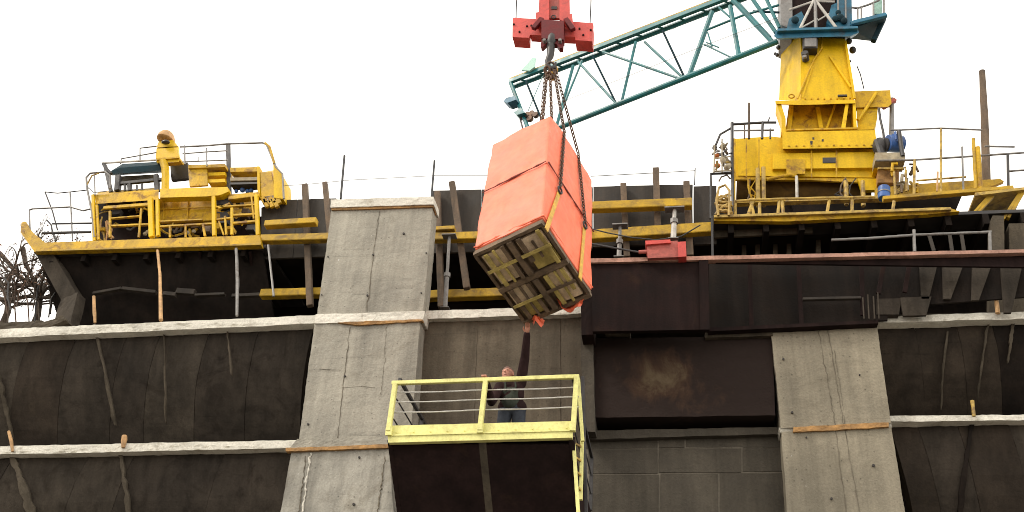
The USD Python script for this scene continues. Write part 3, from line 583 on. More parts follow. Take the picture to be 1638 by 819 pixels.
# straps on the right-hand face and their fittings
oR, nR = lw(1, .5, .5), CRt[:, 0]
def onR(x, y, off=.035): return at_plane(x, y, oR + nR * off, nR)
F1, F2 = onR(896, 304, .06), onR(936, 360, .06)
for a, b, nm in ((onR(895, 306), onR(874, 368), 1), (onR(935, 363), onR(928, 447), 2)):
    K.part('strap', bar(a, b, .085, .012, up=nR), 'strap')
for f_ in (F1, F2): K.part('lifting_eye', tube([f_ + CRt[:, 1] * .06 * math.cos(t) + CRt[:, 2] * .08 * math.sin(t) for t in np.linspace(0, 2 * np.pi, 13)[:-1]], .016, 6, closed=True), 'steel_dark', smooth=40)
# loose sheeting scraps under the corner
def rag(c, su, sv, seed):
    n = 8; V = []; rng = np.random.default_rng(seed)
    for i in range(n):
        for j in range(n):
            a, b = i / (n - 1) - .5, j / (n - 1) - .5
            V.append(c + np.array([su * a * (1 - .4 * (b + .5)), .1 * math.sin(5 * a + seed), sv * -(b + .5)]) + np.array([0, 1, .3]) * (noise(np.array([[a * 4 + seed, b * 4, 0]]), seed)[0] - .5) * .15)
    F = [(i * n + j, i * n + j + 1, (i + 1) * n + j + 1) for i in range(n - 1) for j in range(n - 1)] + [(i * n + j, (i + 1) * n + j + 1, (i + 1) * n + j) for i in range(n - 1) for j in range(n - 1)]
    V = np.array(V); k = len(V); return T_(np.vstack([V, V + (0, .006, 0)]), F + [(a + k, c_ + k, b + k) for a, b, c_ in F])
K.part('loose_flap', rag(lw(.72, .97, .02), .5, .2, 2), 'tarp_side', smooth=60)
K.part('loose_flap', rag(lw(.2, .985, .0), .2, .14, 5), 'tarp_side', smooth=60)

# ------------------------------------------------------------------ red hook block
YH = 13.0
H = Thing('hook_block', 'red steel lifting beam block with a dark swivel hook', 'hook block')
def hp(poly, dy, d): return plate(poly, YH + dy, d)
H.part('beam_plate', hp([(820, 28), (853, 30), (905, 33.5), (949, 37), (947.5, 66), (920, 64), (920, 59), (848, 55.5), (846, 60.5), (819.5, 59)], 0, .1), 'red_paint')
H.part('beam_end', hp([(820.5, 30), (846, 31.5), (845.5, 60), (820, 58.6)], .102, .3), 'red_paint'); H.part('beam_end', hp([(920.5, 37), (948.5, 39), (947, 65.7), (920, 63.8)], .102, .3), 'red_paint')
H.part('beam_middle', hp([(847, 33), (919, 37), (919, 58.6), (848, 55)], .102, .2), 'red_paint')
for s, poly in enumerate(([(863, -40), (878, -40), (878, 31), (866, 37), (858, 40), (857, 20), (862, 19)], [(895, -40), (910, -40), (911, 22), (915, 22), (917, 42), (906, 36), (895, 31)])):
    H.part('cheek_plate', hp(poly, -.14, .12), 'red_paint')
H.part('center_plate', hp([(878.5, -40), (895, -40), (896, 29), (876, 29)], -.06, .05), 'red_worn')
H.part('sheave', cyl(at(886, -22, YH + .1), (1, .1, 0), .36, .16, 28), 'steel_dark', smooth=40)
H.part('slot', hp([(882, 10), (891, 10), (891, 14.5), (882, 14.5)], -.075, .02), 'eye_dark')
H.part('eye_ring', tube([at(885.5 + 3.4 * math.cos(t), 27 + 2.6 * math.sin(t), YH - .09) for t in np.linspace(0, 2 * np.pi, 13)[:-1]], .012, 6, closed=True), 'steel_dark', smooth=40)
H.part('cross_head', hp([(866, 31), (902, 33), (901.5, 63), (866, 61)], -.2, .18), 'red_dark')
for (a, b) in (((867, 30), (853, 46)), ((905, 31), (917, 48))): H.part('strut', pbar(a, b, YH - .13, .09, .1), 'red_dark')
for x, y in ((843, 42), (850, 41), (831, 51), (822, 39), (933, 56), (919, 47), (945, 48), (927, 46)): H.part('bolt', cyl(at(x, y, YH - .008), (0, 1, 0), .022, .03, 8), 'primer')
H.part('bottom_plate', hp([(866, 62), (901, 63.5), (900, 76), (895, 77), (890, 70), (874, 69), (868, 75), (865, 74)], -.16, .12), 'red_dark')
for x in (871, 896): H.part('bolt', cyl(at(x, 66, YH - .2), (0, 1, 0), .035, .1, 10), 'steel_grey')
H.part('swivel', tube([at(883, 57, YH - .12), at(883, 61, YH - .12), at(882.5, 68, YH - .12), at(882, 73, YH - .12)], [.08, .105, .11, .075], 16), 'steel_dark', smooth=40)
hk = [(881, 72), (881, 82), (880, 90), (876.5, 97), (876.5, 105), (881, 110), (887, 107), (889, 100)]
H.part('hook', ptube(hk, YH - .12, [.085, .08, .075, .06, .055, .05, .04, .02], 12), 'steel_dark', smooth=50)
for i, (p, q) in enumerate((((825.5, 28), (830, -120)), ((944, 36), (950, -120)))):
    single('hoist_rope', tube([at(*p, YH + .05), at(p[0] + (q[0] - p[0]) * .5, (p[1] + q[1]) / 2, YH + .05), at(*q, YH + .05)], .012, 6), 'black_wire', ('thin black rope at the left end of the red hook block', 'thin black rope at the right end of the red hook block')[i], 'rope')

# ------------------------------------------------------------------ chains
def chain(path, r=.014, pitch=.085):
    p = np.asarray(path, float); seg = np.linalg.norm(np.diff(p, axis=0), axis=1); L = seg.sum(); n = max(2, int(L / pitch)); out = []
    cum = np.r_[0, np.cumsum(seg)]
    for i in range(n):
        s = (i + .5) / n * L; k = min(np.searchsorted(cum, s, 'right') - 1, len(seg) - 1)
        t = (p[k + 1] - p[k]) / seg[k]; c = p[k] + t * (s - cum[k])
        a = np.cross(t, [.3, .9, .1]); a /= np.linalg.norm(a); b = np.cross(t, a); w = a if i % 2 else b
        w = w * math.cos(.5) + np.cross(t, w) * math.sin(.5)
        h, q = pitch * .62, pitch * .30
        out.append(tube([c + t * (h - q) * np.sign(math.sin(x)) * (abs(math.sin(x)) > .01) + t * q * math.sin(x) + w * q * math.cos(x) for x in np.linspace(.26, 2 * np.pi + .26, 9)[:-1]], r, 5, closed=True))
    return cat_(out)
S = Thing('chain_sling', 'rusty four leg chain sling between the hook and the orange crate', 'chain')
RC = at(881, 106, YH - .12)
S.part('master_ring', tube([RC + CR * .1 * math.cos(t) - CU * (.08 + .16 * math.sin(t)) for t in np.linspace(0, 2 * np.pi, 17)[:-1]], .024, 8, closed=True), 'chain_rust', smooth=40)
for x, y, dx in ((875, 112, -.06), (882, 116, .03), (887, 112, .08), (878, 121, -.02), (884, 122, .05)):
    S.part('shackle', tube([at(x, y, YH - .12 + dx) + CR * .055 * math.cos(t) - CU * .075 * math.sin(t) for t in np.linspace(0, 2 * np.pi, 11)[:-1]], .02, 6, closed=True), 'strap' if dx > .04 else 'chain_rust', smooth=40)
eT = lw(1.03, .28, 1.015); eT2 = lw(1.03, .62, 1.015)
S.part('chain_leg', chain([at(886, 112, YH - .1), eT, F1 + (0, 0, .05)]), 'chain_rust', smooth=50)
S.part('chain_leg', chain([at(889, 112, YH - .1), eT2, F2 + (0, 0, .05)], .012), 'chain_rust', smooth=50)
S.part('chain_leg', chain([at(875, 116, YH - .15), lw(.78, .1, 1.02), lw(.5, .3, 1.03)]), 'chain_rust', smooth=50)
S.part('chain_leg', chain([at(880, 118, YH - .15), lw(.93, .12, 1.03), lw(.7, .4, 1.03)]), 'chain_rust', smooth=50)
S.part('chain_leg', chain([at(872, 120, YH - .1), lw(.4, .5, 1.03)], .010), 'chain_rust', smooth=50)

# ------------------------------------------------------------------ crane
C = Thing('tower_crane', 'yellow pedestal crane with teal lattice boom and blue slewing platform', 'crane')
YC = 17.9
# engine house and base
house = C.part('base_house', hullpx([(1176, 222), (1232, 218), (1404, 240), (1404, 290), (1176, 284)], YC, [(1176, 236), (1404, 236), (1404, 290), (1176, 282)], YC + 2.6), 'crane_yellow')
C.part('base_panel', plate([(1180, 249), (1240, 246), (1400, 246), (1400, 284), (1180, 281)], YC - .05, .049), 'crane_yellow')
C.part('base_step', plate([(1236, 245.5), (1404, 243), (1404, 268), (1236, 270)], YC - .14, .09), 'crane_yellow')
C.part('base_slab', hullpx([(1251, 211), (1400, 208), (1403, 236), (1252, 238)], YC - .25, [(1251, 211), (1400, 208), (1403, 240), (1252, 242)], YC + 2.2), 'crane_yellow')
C.part('skirt', plate([(1176, 282), (1300, 285), (1404, 285), (1404, 293), (1355, 291), (1300, 288), (1176, 287)], YC - .03, .06), 'crane_yellow_worn')
C.part('corner_leg', plate([(1372, 285), (1404, 286), (1404, 304), (1378, 304)], YC - .12, .1), 'crane_yellow')
for x in (1194, 1214, 1298, 1338): C.part('seam_strip', pbar((x, 222 if x < 1250 else 240), (x, 284), YC - .15, .03, .02), 'crane_yellow_worn')
tank = ptube([(1178, 305), (1230, 306), (1390, 311)], YC + .6, .42, 20); C.part('tank', tank, 'tank_brown', smooth=40, label='rounded tank slung in shade under the base')
for x, y0, y1, m in ((1212, 270, 320, 'yellow_rail'), (1221, 268, 318, 'yellow_rail'), (1274, 282, 313, 'steel_pale'), (1353, 290, 316, 'yellow_rail'), (1380, 290, 318, 'yellow_rail')):
    C.part('support_post', ptube([(x, y0), (x + 1, y1 + 12)], YC - .25, .05 if m != 'steel_pale' else .035), m, smooth=30)
C.part('pipe', ptube([(1226, 287), (1262, 280), (1274, 282)], YC - .2, .04), 'crane_yellow_worn', smooth=30)
for x, y, w in ((1298, 227, 4), (1301, 221, 3), (1316, 224, 3), (1298, 230, 3)): C.part('scuff', rect(x - w / 2, y - 1.5, x + w / 2, y + 2, YC - .256, .008), 'eye_dark')
# neck between base slab and flange
C.part('neck', hullpx([(1262, 166), (1364, 163), (1368, 209), (1256, 211)], YC + .45, [(1262, 166), (1364, 163), (1368, 212), (1256, 214)], YC + 2.1), 'crane_yellow_worn')
for p in ([(1242, 165), (1249, 164), (1257, 190), (1257, 211), (1250, 211), (1250, 188)], [(1353, 163), (1358, 163), (1352, 208), (1345, 208)], [(1364, 162), (1368.5, 162), (1371, 207), (1366, 207)]):
    C.part('neck_plate', plate(p, YC + .02, .4), 'crane_yellow')
for (a, b) in (((1267, 165), (1262, 210)), ((1308, 172), (1314, 209)), ((1336, 168), (1322, 207))): C.part('gusset', pbar(a, b, YC + .38, .1, .05), 'crane_yellow')
C.part('neck_rail', pbar((1258, 209), (1372, 206), YC - .05, .07, .05), 'crane_yellow_worn')
C.part('flange', hullpx([(1240, 161), (1280, 162.5), (1368, 160), (1368, 165), (1280, 168), (1241, 166)], YC - .02, [(1240, 163), (1368, 161), (1368, 168), (1241, 169)], YC + 2.2), 'crane_yellow')
# pedestal
ped = C.part('pedestal', hull(*[at(x, y, Y) for x, y, Y in ((1281, 60, YC + .15), (1352, 62, YC + .2), (1366, 160, YC + .2), (1281, 161.5, YC + .12), (1250, 64, YC + 1.2), (1246, 160, YC + 1.2), (1250, 64, YC + 2.1), (1352, 62, YC + 2.1), (1366, 160, YC + 2.1), (1246, 160, YC + 2.1))]), 'crane_yellow', label='tapering yellow pedestal with folded front edge')
C.part('rib', pbar((1300, 105), (1283, 157), YC + .13, .04, .05), 'crane_yellow', parent=ped); C.part('rib', pbar((1327, 90), (1361, 140), YC + .15, .04, .05), 'crane_yellow', parent=ped)
C.part('edge_rib', pbar((1352, 66), (1367, 158), YC + .14, .06, .06), 'crane_yellow', parent=ped)
C.part('lifting_lug', tube([at(1266 + 4.5 * math.cos(t), 154 + 3 * math.sin(t), YC + .3) for t in np.linspace(0, 2 * np.pi, 13)[:-1]], .02, 6, closed=True), 'crane_yellow_worn', parent=ped, smooth=40)
C.part('clamp', pbar((1340, 153.5), (1355, 153), YC + .12, .04, .06), 'eye_dark', parent=ped)
C.part('hose', ptube([(1315, 60), (1314, 78), (1302, 95), (1283, 140), (1276, 158)], YC + .1, .022), 'crane_yellow_worn', parent=ped, smooth=30)
C.part('junction_box', rect(1285, 57, 1308, 77, YC - .1, .3), 'steel_dark'); C.part('box_frame', rect(1287, 59, 1306, 74, YC - .13, .03), 'steel_grey')
C.part('drive_motor', cyl(at(1288, 90, YC), (.2, 1, -.2), .09, .25, 14), 'steel_dark', smooth=40); C.part('motor_ring', cyl(at(1287, 91, YC - .14), (.2, 1, -.2), .055, .06, 14), 'steel_grey', smooth=40)
for (p, r) in (((1358, 66), .08), ((1364, 80), .09), ((1360, 98), .03), ((1245, 76), .06), ((1240, 86), .04), ((1243, 88), .05)): C.part('cable_clamp', ball(at(*p, YC + .5), (r, r, r * 1.2), 2), 'steel_dark', smooth=60)
C.part('loose_cable', ptube([(1371, 106), (1376, 118), (1379, 130), (1382, 142)], YC + 1, .015, 5), 'black_wire', smooth=30)
rng = np.random.default_rng(77)
for k in range(9):
    x, y = rng.uniform(1182, 1395), rng.uniform(284, 290); C.part('hose', ptube([(x, y), (x + rng.normal() * 4, y + 12), (x + rng.normal() * 9, y + 24), (x + rng.normal() * 12, y + 34)], YC - .1, rng.uniform(.012, .026), 6), ('steel_dark', 'timber', 'crane_yellow_worn')[k % 3], smooth=30)
for x in np.linspace(1262, 1394, 12): C.part('bolt', cyl(at(x, 233.5 - (x - 1252) * .012, YC - .256), (0, 1, 0), .022, .025, 8), 'crane_yellow_worn', smooth=30)
for x in np.linspace(1288, 1360, 8): C.part('bolt', cyl(at(x, 158.6 - (x - 1281) * .02, YC + .13), (0, 1, 0), .022, .05, 8), 'crane_yellow_worn', smooth=30)
C.part('access_hatch', plate([(1258, 255), (1288, 254.5), (1288, 278), (1258, 278.5)], YC - .155, .02), 'crane_yellow_worn'); C.part('vent', plate([(1316, 252), (1338, 251.6), (1338, 260), (1316, 260.4)], YC - .155, .02), 'steel_dark')
# right bracket
C.part('bracket_beam', hullpx([(1367, 146), (1424, 144), (1426, 166), (1420, 171), (1368, 172)], YC + .3, [(1367, 150), (1424, 148), (1425, 172), (1368, 178)], YC + 1.5), 'crane_yellow_worn')
C.part('bracket_block', hullpx([(1370, 172), (1404, 172), (1403, 190), (1398, 207), (1372, 208)], YC + .35, [(1370, 178), (1404, 178), (1400, 210), (1372, 212)], YC + 1.4), 'crane_yellow')
C.part('bracket_brace', ptube([(1372, 192), (1388, 170), (1402, 148)], YC + .25, .04), 'crane_yellow', smooth=30)
C.part('bracket_post', ptube([(1427, 158), (1426, 222)], YC + .5, .06), 'steel_grey', smooth=30); C.part('bracket_head', pbar((1412, 172), (1432, 160), YC + .45, .12, .1), 'red_worn')
C.part('bracket_hose', ptube([(1406, 174), (1408, 190), (1413, 212), (1415, 232)], YC + .3, .03), 'steel_dark', smooth=30)
# blue slewing platform
YS = YC - .15
C.part('slew_ring', hullpx([(1240, 50), (1372, 46), (1374, 52), (1360, 58), (1244, 61), (1238, 58)], YS, [(1246, 54), (1366, 50), (1360, 66), (1250, 68)], YS + 2.3), 'blue_steel')
C.part('slew_edge', pbar((1243, 50), (1372, 46), YS - .05, .12, .09), 'blue_steel')
C.part('cab', hullpx([(1266, -60), (1338, -60), (1340, 46), (1268, 49)], YS + .35, [(1266, -60), (1338, -60), (1340, 40), (1268, 42)], YS + 2), 'primer')
C.part('cab_side', plate([(1248, -60), (1266, -60), (1268, 47), (1250, 40)], YS + .3, 1.2), 'steel_grey')
C.part('side_panel', plate([(1330, 8), (1340, 4), (1340, -60), (1362, -60), (1363, 44), (1334, 46), (1322, 36)], YS + .05, .25), 'blue_steel')
C.part('side_panel', plate([(1258, 48), (1262, 30), (1282, 18), (1286, 26), (1278, 46)], YS + .1, .2), 'blue_steel')
for (a, b, r) in (((1302, 0), (1279, 47), .035), ((1304, 0), (1338, 45), .04), ((1303, -40), (1305, 48), .045), ((1279, 46), (1308, 30), .022), ((1302, 2), (1262, 16), .03), ((1304, 2), (1335, 3), .03), ((1308, 33), (1326, 22), .02)):
    C.part('cab_strut', ptube([a, b], YS - .02, r), 'steel_pale' if r < .043 else 'steel_grey', smooth=30)
for x, y, r in ((1336, 30, .08), (1344, 28, .1), (1350, 33, .09), (1341, 20, .07), (1272, 32, .1)): C.part('winch_fitting', ball(at(x, y, YS), (r, r * .8, r * 1.2), 2), 'blue_dark', smooth=60)
for x in (1341, 1353): C.part('ladder_stile', ptube([(x - 1, -40), (x, 32)], YS, .025), 'steel_grey', smooth=30)
# balcony on the right of the slewing platform
C.part('balcony', hull(*[at(x, y, Y) for x, y, Y in ((1360, 40, YS), (1417, 24, YS + .1), (1417, 28, YS + .1), (1362, 46, YS), (1361, 62, YS + 1.2), (1390, 62, YS + 1.3), (1396, 66, YS + 1.2), (1413, 38, YS + .5), (1358, 45, YS + 1.6))]), 'blue_dark')
C.part('balcony_edge', pbar((1361, 38), (1418, 24), YS - .05, .1, .12), 'blue_steel')
C.part('balcony_bracket', pbar((1414, 30), (1397, 66), YS + .4, .14, .12), 'blue_dark')
C.part('balcony_rail', ptube([(1362, 12), (1372, 13), (1388, 8), (1405, 1), (1418, -10)], YS, .03), 'steel_grey', smooth=30)
for x, y0, y1 in ((1372, 13, 34), (1378, 12, 32), (1397, 4, 27), (1414, -6, 23)): C.part('balcony_post', ptube([(x, y0), (x, y1)], YS, .025), 'steel_grey', smooth=30)
C.part('balcony_box', rect(1399, -30, 1411, 22, YS + .1, .2), 'mint')
# boom: two upper chords, one lower chord, lattice
zb = at(1244, 66, YS + .6)[2]
LA, LB = at_z(851, 221, zb - .3), at(1244, 66, YS + .6)
def boom_at(x, y):
    """Point of the boom's upright plane seen at a picture point."""
    n = np.cross(LB - LA, [0, 0, 1.0]); n /= np.linalg.norm(n); return at_plane(x, y, LA, n)
nB = np.cross(LB - LA, [0, 0, 1.0]); nB /= np.linalg.norm(nB)
if nB[1] > 0: nB = -nB
T0, T1 = boom_at(815, 131), boom_at(1262, -42)
boom = C.part('boom', [tube([LA, LB], .085, 10), bar(T0, T1, .12, .16), tube([T0 - nB * .26, T1 - nB * .26], .085, 10)], 'teal', smooth=30, label='teal lattice boom pointing left past the crate')
C.part('catwalk_angle', bar(T0 + (0, 0, .13), T1 + (0, 0, .13), .06, .05), 'yellow_beam', parent=boom)
BR = [((817, 133), (848, 214), .06), ((841, 129), (870, 200), .03), ((868, 122), (845, 177), .014), ((917, 105), (890, 203), .045), ((931, 97), (893, 190), .035), ((925, 99), (985, 165), .035), ((948, 89), (986, 166), .03),
      ((964, 83), (1091, 127), .035), ((1017, 67), (995, 161), .04), ((1031, 67), (1093, 125), .035), ((1060, 49), (1095, 124), .03), ((1139, 19), (1102, 122), .065), ((1187, 25), (1130, 48), .035), ((1168, 10), (1182, 89), .06),
      ((1126, 71), (1172, 93), .022), ((1130, 68), (1150, 76), .02), ((1172, 0), (1238, 70), .06), ((1182, 6), (1232, 60), .04), ((1199, -8), (1241, 52), .05), ((1222, -10), (1247, 45), .045), ((1187, 25), (1246, 8), .035), ((1205, 18), (1246, 20), .03), ((1150, 12), (1168, 28), .025), ((1132, 52), (1139, 75), .02), ((1139, 75), (1126, 71), .02)]
for a, b, r in BR:
    C.part('brace', tube([boom_at(*a), boom_at(*b)], r * 1.15, 8), 'teal' if r != .03 else 'blue_dark', parent=boom, smooth=30)
for k in range(13):
    t = .03 + k * .075
    C.part('batten', tube([T0 + (T1 - T0) * t, T0 + (T1 - T0) * (t + .03) - nB * .26], .03, 6), 'teal', parent=boom, smooth=30)
C.part('tip_plate', hull(*[boom_at(x, y) + nB * o for x, y in ((838, 117), (857, 106), (851, 118), (856, 97), (860, 97), (859, 112)) for o in (.1, .16)]), 'mint', parent=boom)
C.part('tip_block', hull(*[boom_at(x, y) + nB * o for x, y in ((812, 170), (816, 164), (829, 161), (832, 167), (818, 172)) for o in (-.1, .25)]), 'blue_steel', parent=boom)
C.part('tip_block', hull(*[boom_at(x, y) + nB * o for x, y in ((827, 186), (838, 178), (845, 186), (832, 190)) for o in (-.1, .2)]), 'teal', parent=boom)
for x, y in ((836, 187), (844, 184), (851, 182), (857, 184), (848, 190)): C.part('sheave', cyl(boom_at(x, y), nB, .1, .12, 14), 'chain_rust', parent=boom, smooth=40)
for (a, b) in (((832, 190), (836, 205)), ((845, 192), (840, 206))): C.part('tip_arm', tube([boom_at(*a), boom_at(*b)], .03, 6), 'steel_dark', parent=boom)
C.part('hoist_line', tube([boom_at(880, 174) + nB * .1, boom_at(1000, 128) + nB * .1, boom_at(1110, 84) + nB * .1, boom_at(1246, 32) + nB * .1], .008, 5), 'black_wire', parent=boom)
C.part('hoist_line', tube([boom_at(940, 118) + nB * .1, boom_at(1120, 30) + nB * .1], .004, 5), 'black_wire', parent=boom)

# ------------------------------------------------------------------ crane deck
D = Thing('crane_deck', 'long yellow edged steel deck under the crane with railings', 'deck')
YD = 17.0
zd = at(1300, 345, YD)[2]
D.part('edge_beam', plate([(1142, 345), (1260, 343.5), (1520, 333), (1535, 338), (1480, 343), (1260, 354), (1142, 353)], YD, .12), 'crane_yellow_worn')
D.part('edge_lip', pbar((1142, 347), (1521, 334.5), YD - .05, .06, .07), 'yellow_rail')
xa, xb = at(1142, 350, YD)[0], at(1545, 340, YD)[0]
D.part('deck_plate', abox(xa, 9.3, YD + .13, 21.5, zd - .02, zd + .06), 'steel_dark')
for k in range(9): D.part('joist', abox(xa + .3 + k * .75, xa + .42 + k * .75, YD + .13, 20, zd - .28, zd - .021), 'panel_shade')
D.part('upper_beam', plate([(1176, 321), (1260, 317), (1262, 321), (1176, 325)], YD + .5, .15), 'yellow_beam')
D.part('upper_beam', plate([(1256, 317), (1420, 312), (1420, 317), (1256, 322)], YD + .35, .15), 'yellow_rail')
D.part('upper_beam', pbar((1412, 319), (1620, 302), YD + .2, .14, .09), 'yellow_beam')
D.part('kick_plate', plate([(1400, 301), (1470, 294), (1600, 286), (1606, 290), (1580, 300), (1540, 306), (1400, 315)], YD + .6, .1), 'yellow_beam')
D.part('shadow_plate', plate([(1264, 322), (1420, 319), (1540, 310), (1530, 334), (1270, 343)], YD + 1.1, .1), 'panel_shade')
D.part('shadow_plate', plate([(1150, 322), (1264, 322), (1270, 343), (1150, 346)], YD + 1.2, .1), 'panel_shade')
D.part('end_plate', plate([(1560, 308), (1640, 299), (1640, 303), (1560, 313)], YD + .1, 1.5), 'yellow_rail')
for (a, b) in (((1556, 344), (1587, 309)), ((1562, 342), (1594, 308)), ((1604, 352), (1632, 308)), ((1612, 350), (1638, 306))): D.part('bracket', pbar(a, b, YD + .25, .12, .06), 'yellow_beam')
for x0, x1, y0, y1 in ((1200, 1206, 318, 345), (1206, 1196, 318, 345), (1247, 1244, 318, 347), (1251, 1253, 318, 347), (1327, 1322, 318, 345), (1363, 1363, 317, 341), (1215, 1215, 325, 345), (1176, 1176, 322, 350), (1430, 1428, 322, 338)):
    D.part('deck_post', ptube([(x0, y0), (x1, y1)], YD + .05, .035), 'yellow_rail', smooth=30)
D.part('railing', ptube([(1176, 322), (1200, 320), (1260, 318), (1400, 315)], YD + .02, .03), 'yellow_rail', smooth=30)
# right railings
for px, r, m in (([(1402, 257), (1460, 256), (1540, 251), (1640, 244)], .032, 'steel_grey'), ([(1424, 208), (1440, 208), (1505, 205), (1571, 208)], .028, 'steel_grey'), ([(1466, 289), (1505, 286), (1545, 283)], .03, 'yellow_rail'), ([(1575, 234), (1623, 235)], .03, 'steel_grey'), ([(1612, 274), (1640, 272)], .03, 'steel_grey')):
    D.part('rail', ptube(px, YD + .3, r * .75), m, smooth=30)
for x0, y0, x1, y1, r, m in ((1505, 206, 1505, 308, .035, 'yellow_rail'), (1463, 256, 1462, 313, .04, 'yellow_rail'), (1539, 235, 1541, 305, .03, 'steel_grey'), (1612, 247, 1613, 300, .04, 'steel_dark'), (1500, 275, 1499, 306, .03, 'timber_orange'), (1557, 222, 1561, 302, .05, 'yellow_beam'), (1564, 236, 1568, 303, .07, 'crane_yellow_worn'), (1449, 272, 1450, 306, .03, 'yellow_rail'), (1430, 275, 1432, 312, .03, 'yellow_rail')):
    D.part('rail_post', ptube([(x0, y0), (x1, y1)], YD + .3, r * .8), m, smooth=30)
# left railings and ladder cage
for px, r, m in (([(1171, 196), (1171, 250), (1173, 345)], .05, 'steel_dark'), ([(1172, 199), (1220, 196), (1242, 196)], .04, 'steel_dark'), ([(1174, 209), (1238, 208)], .028, 'steel_grey'), ([(1145, 232), (1152, 215), (1171, 204)], .035, 'steel_dark'), ([(1137, 350), (1137, 278), (1170, 277)], .045, 'steel_dark'),
        ([(1220, 195), (1219, 222)], .04, 'steel_dark'), ([(1191, 199), (1191, 222)], .02, 'timber'), ([(1198, 165), (1198, 222)], .035, 'timber'), ([(1231, 188), (1228, 196)], .02, 'steel_dark'), ([(1232, 206), (1232, 222)], .025, 'steel_dark'),
        ([(1175, 222), (1175, 345)], .03, 'crane_yellow_worn'), ([(1150, 290), (1154, 283), (1163, 280), (1168, 286)], .025, 'timber')):
    D.part('rail', ptube(px, YD + .2, r * .8), m, smooth=30)
D.part('side_frame', plate([(1137, 345), (1140, 345), (1142, 415), (1138, 415)], YD, .1), 'steel_dark')
# things under the deck
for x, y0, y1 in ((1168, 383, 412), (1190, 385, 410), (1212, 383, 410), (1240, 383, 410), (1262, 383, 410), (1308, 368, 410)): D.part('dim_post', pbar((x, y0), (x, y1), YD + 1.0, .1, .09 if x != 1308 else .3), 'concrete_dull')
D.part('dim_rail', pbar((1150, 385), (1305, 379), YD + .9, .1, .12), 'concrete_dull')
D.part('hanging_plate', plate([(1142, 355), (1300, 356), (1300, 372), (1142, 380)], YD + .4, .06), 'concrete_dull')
for x, y0, y1, r in ((1330, 384, 385, 0), ): pass
D.part('lower_rail', ptube([(1330, 384), (1395, 381), (1462, 376), (1586, 371)], 15.6, .026), 'steel_grey', smooth=30)
for x, y0 in ((1462, 368), (1583, 371)): D.part('lower_rail_post', ptube([(x, y0), (x + 1, 403)], 15.6, .03), 'steel_grey', smooth=30)
for x0, x1, y1 in ((1486, 1494, 402), (1519, 1523, 402), (1538, 1542, 402)): D.part('dim_brace', pbar((x0, 375), (x1, y1), 16.3, .06, .05), 'formwork_ply')
D.part('end_column', rough(plate([(1588, 345), (1606, 345), (1608, 500), (1586, 500)], 16.9, .4), .3, .008, 2), 'concrete_dull')
D.part('end_column', rough(plate([(1614, 358), (1660, 356), (1660, 500), (1616, 500)], 17.1, .4), .3, .008, 2), 'concrete_dull')

# clutter on the crane deck
t = Thing('electric_motor', 'blue motor with fittings on the deck right of the crane', 'motor')
t.part('casing', cyl(at(1431, 230, 17.5), (1, .3, .1), .2, .36, 18), 'motor_blue', smooth=40); t.part('fan_cover', cyl(at(1419, 232, 17.5), (1, .3, .1), .16, .12, 18), 'steel_dark', smooth=40)
t.part('junction_box', rect(1427, 214, 1441, 226, 17.3, .2), 'motor_blue'); t.part('pipe', ptube([(1438, 209), (1440, 225), (1444, 250)], 17.3, .05), 'steel_dark', smooth=30); t.part('pipe', ptube([(1432, 211), (1433, 224)], 17.3, .03), 'motor_blue', smooth=30)
t.part('base', rect(1400, 244, 1448, 257, 17.3, .4), 'pale_mesh')
t = Thing('gear_pump', 'dark pump beside the blue motor', 'pump'); t.part('body', ball(at(1408, 235, 17.6), (.17, .2, .24), 3), 'steel_dark', smooth=60); t.part('neck', ptube([(1403, 225), (1408, 240), (1412, 254)], 17.5, .09), 'steel_dark', smooth=30)
t = Thing('pipe_bundle', 'tangled ochre pipework behind the railing post right of the base', 'pipework')
rng = np.random.default_rng(12)
for k in range(16):
    x, y = rng.uniform(1430, 1462), rng.uniform(262, 300); a = rng.uniform(-1, 1)
    t.part('pipe', ptube([(x, y), (x + 10 * a, y + 5 * rng.normal()), (x + 10 * a + rng.normal() * 3, y + 12)], 17.4 + rng.uniform(-.1, .3), rng.uniform(.02, .045), 6), ('yellow_rail', 'timber', 'pale_mesh', 'crane_yellow_worn')[k % 4], smooth=30)
t.part('cabinet', rect(1404, 272, 1438, 292, 17.6, .5), 'rust_timber', label='rust brown cabinet'); t.part('frame', pbar((1404, 270), (1446, 270), 17.4, .06, .05), 'yellow_rail'); t.part('shelf', rect(1398, 258, 1436, 269, 17.55, .6), 'crane_yellow')
t = Thing('steel_drum', 'blue drum half hidden under the crane base', 'drum'); t.part('barrel', tube([at(1414, 318, 17.35), at(1414, 317, 17.35), at(1414, 301, 17.35), at(1414, 300, 17.35)], [.12, .13, .13, .12], 18), 'motor_blue', smooth=40); t.part('hoop', tube([at(1414, 309.8, 17.35), at(1414, 308.2, 17.35)], .14, 18), 'steel_grey', smooth=40)
def coil(c, r, n, th, axis_h, seed):
    rng = np.random.default_rng(seed)
    return tube([c + np.array([r * math.cos(a) * (1 + .2 * math.sin(2.3 * a + seed)), .35 * r * math.sin(a), axis_h * a / (2 * math.pi * n) + .03 * math.sin(1.7 * a + seed) + .02 * math.sin(5.3 * a)]) for a in np.linspace(0, 2 * math.pi * n, 14 * n)], th, 6)
t = Thing('hose_coil', 'coil of ochre hose hanging beside the dark ladder frame', 'hose'); t.part('coil', coil(at(1158, 343, 16.95), .15, 6, .028, .5, 1), 'hose', smooth=40); t.part('coil', coil(at(1161, 340, 17.05), .12, 5, .022, .45, 4), 'crane_yellow_worn', smooth=40); t.part('loop', ptube([(1149, 345), (1146, 320), (1150, 300), (1160, 296), (1167, 305), (1166, 345)], 16.9, .03), 'hose', smooth=30)
t = Thing('scrap_cage', 'heap of pale scrap and orange rag caged at the left railing of the crane deck', 'scrap')
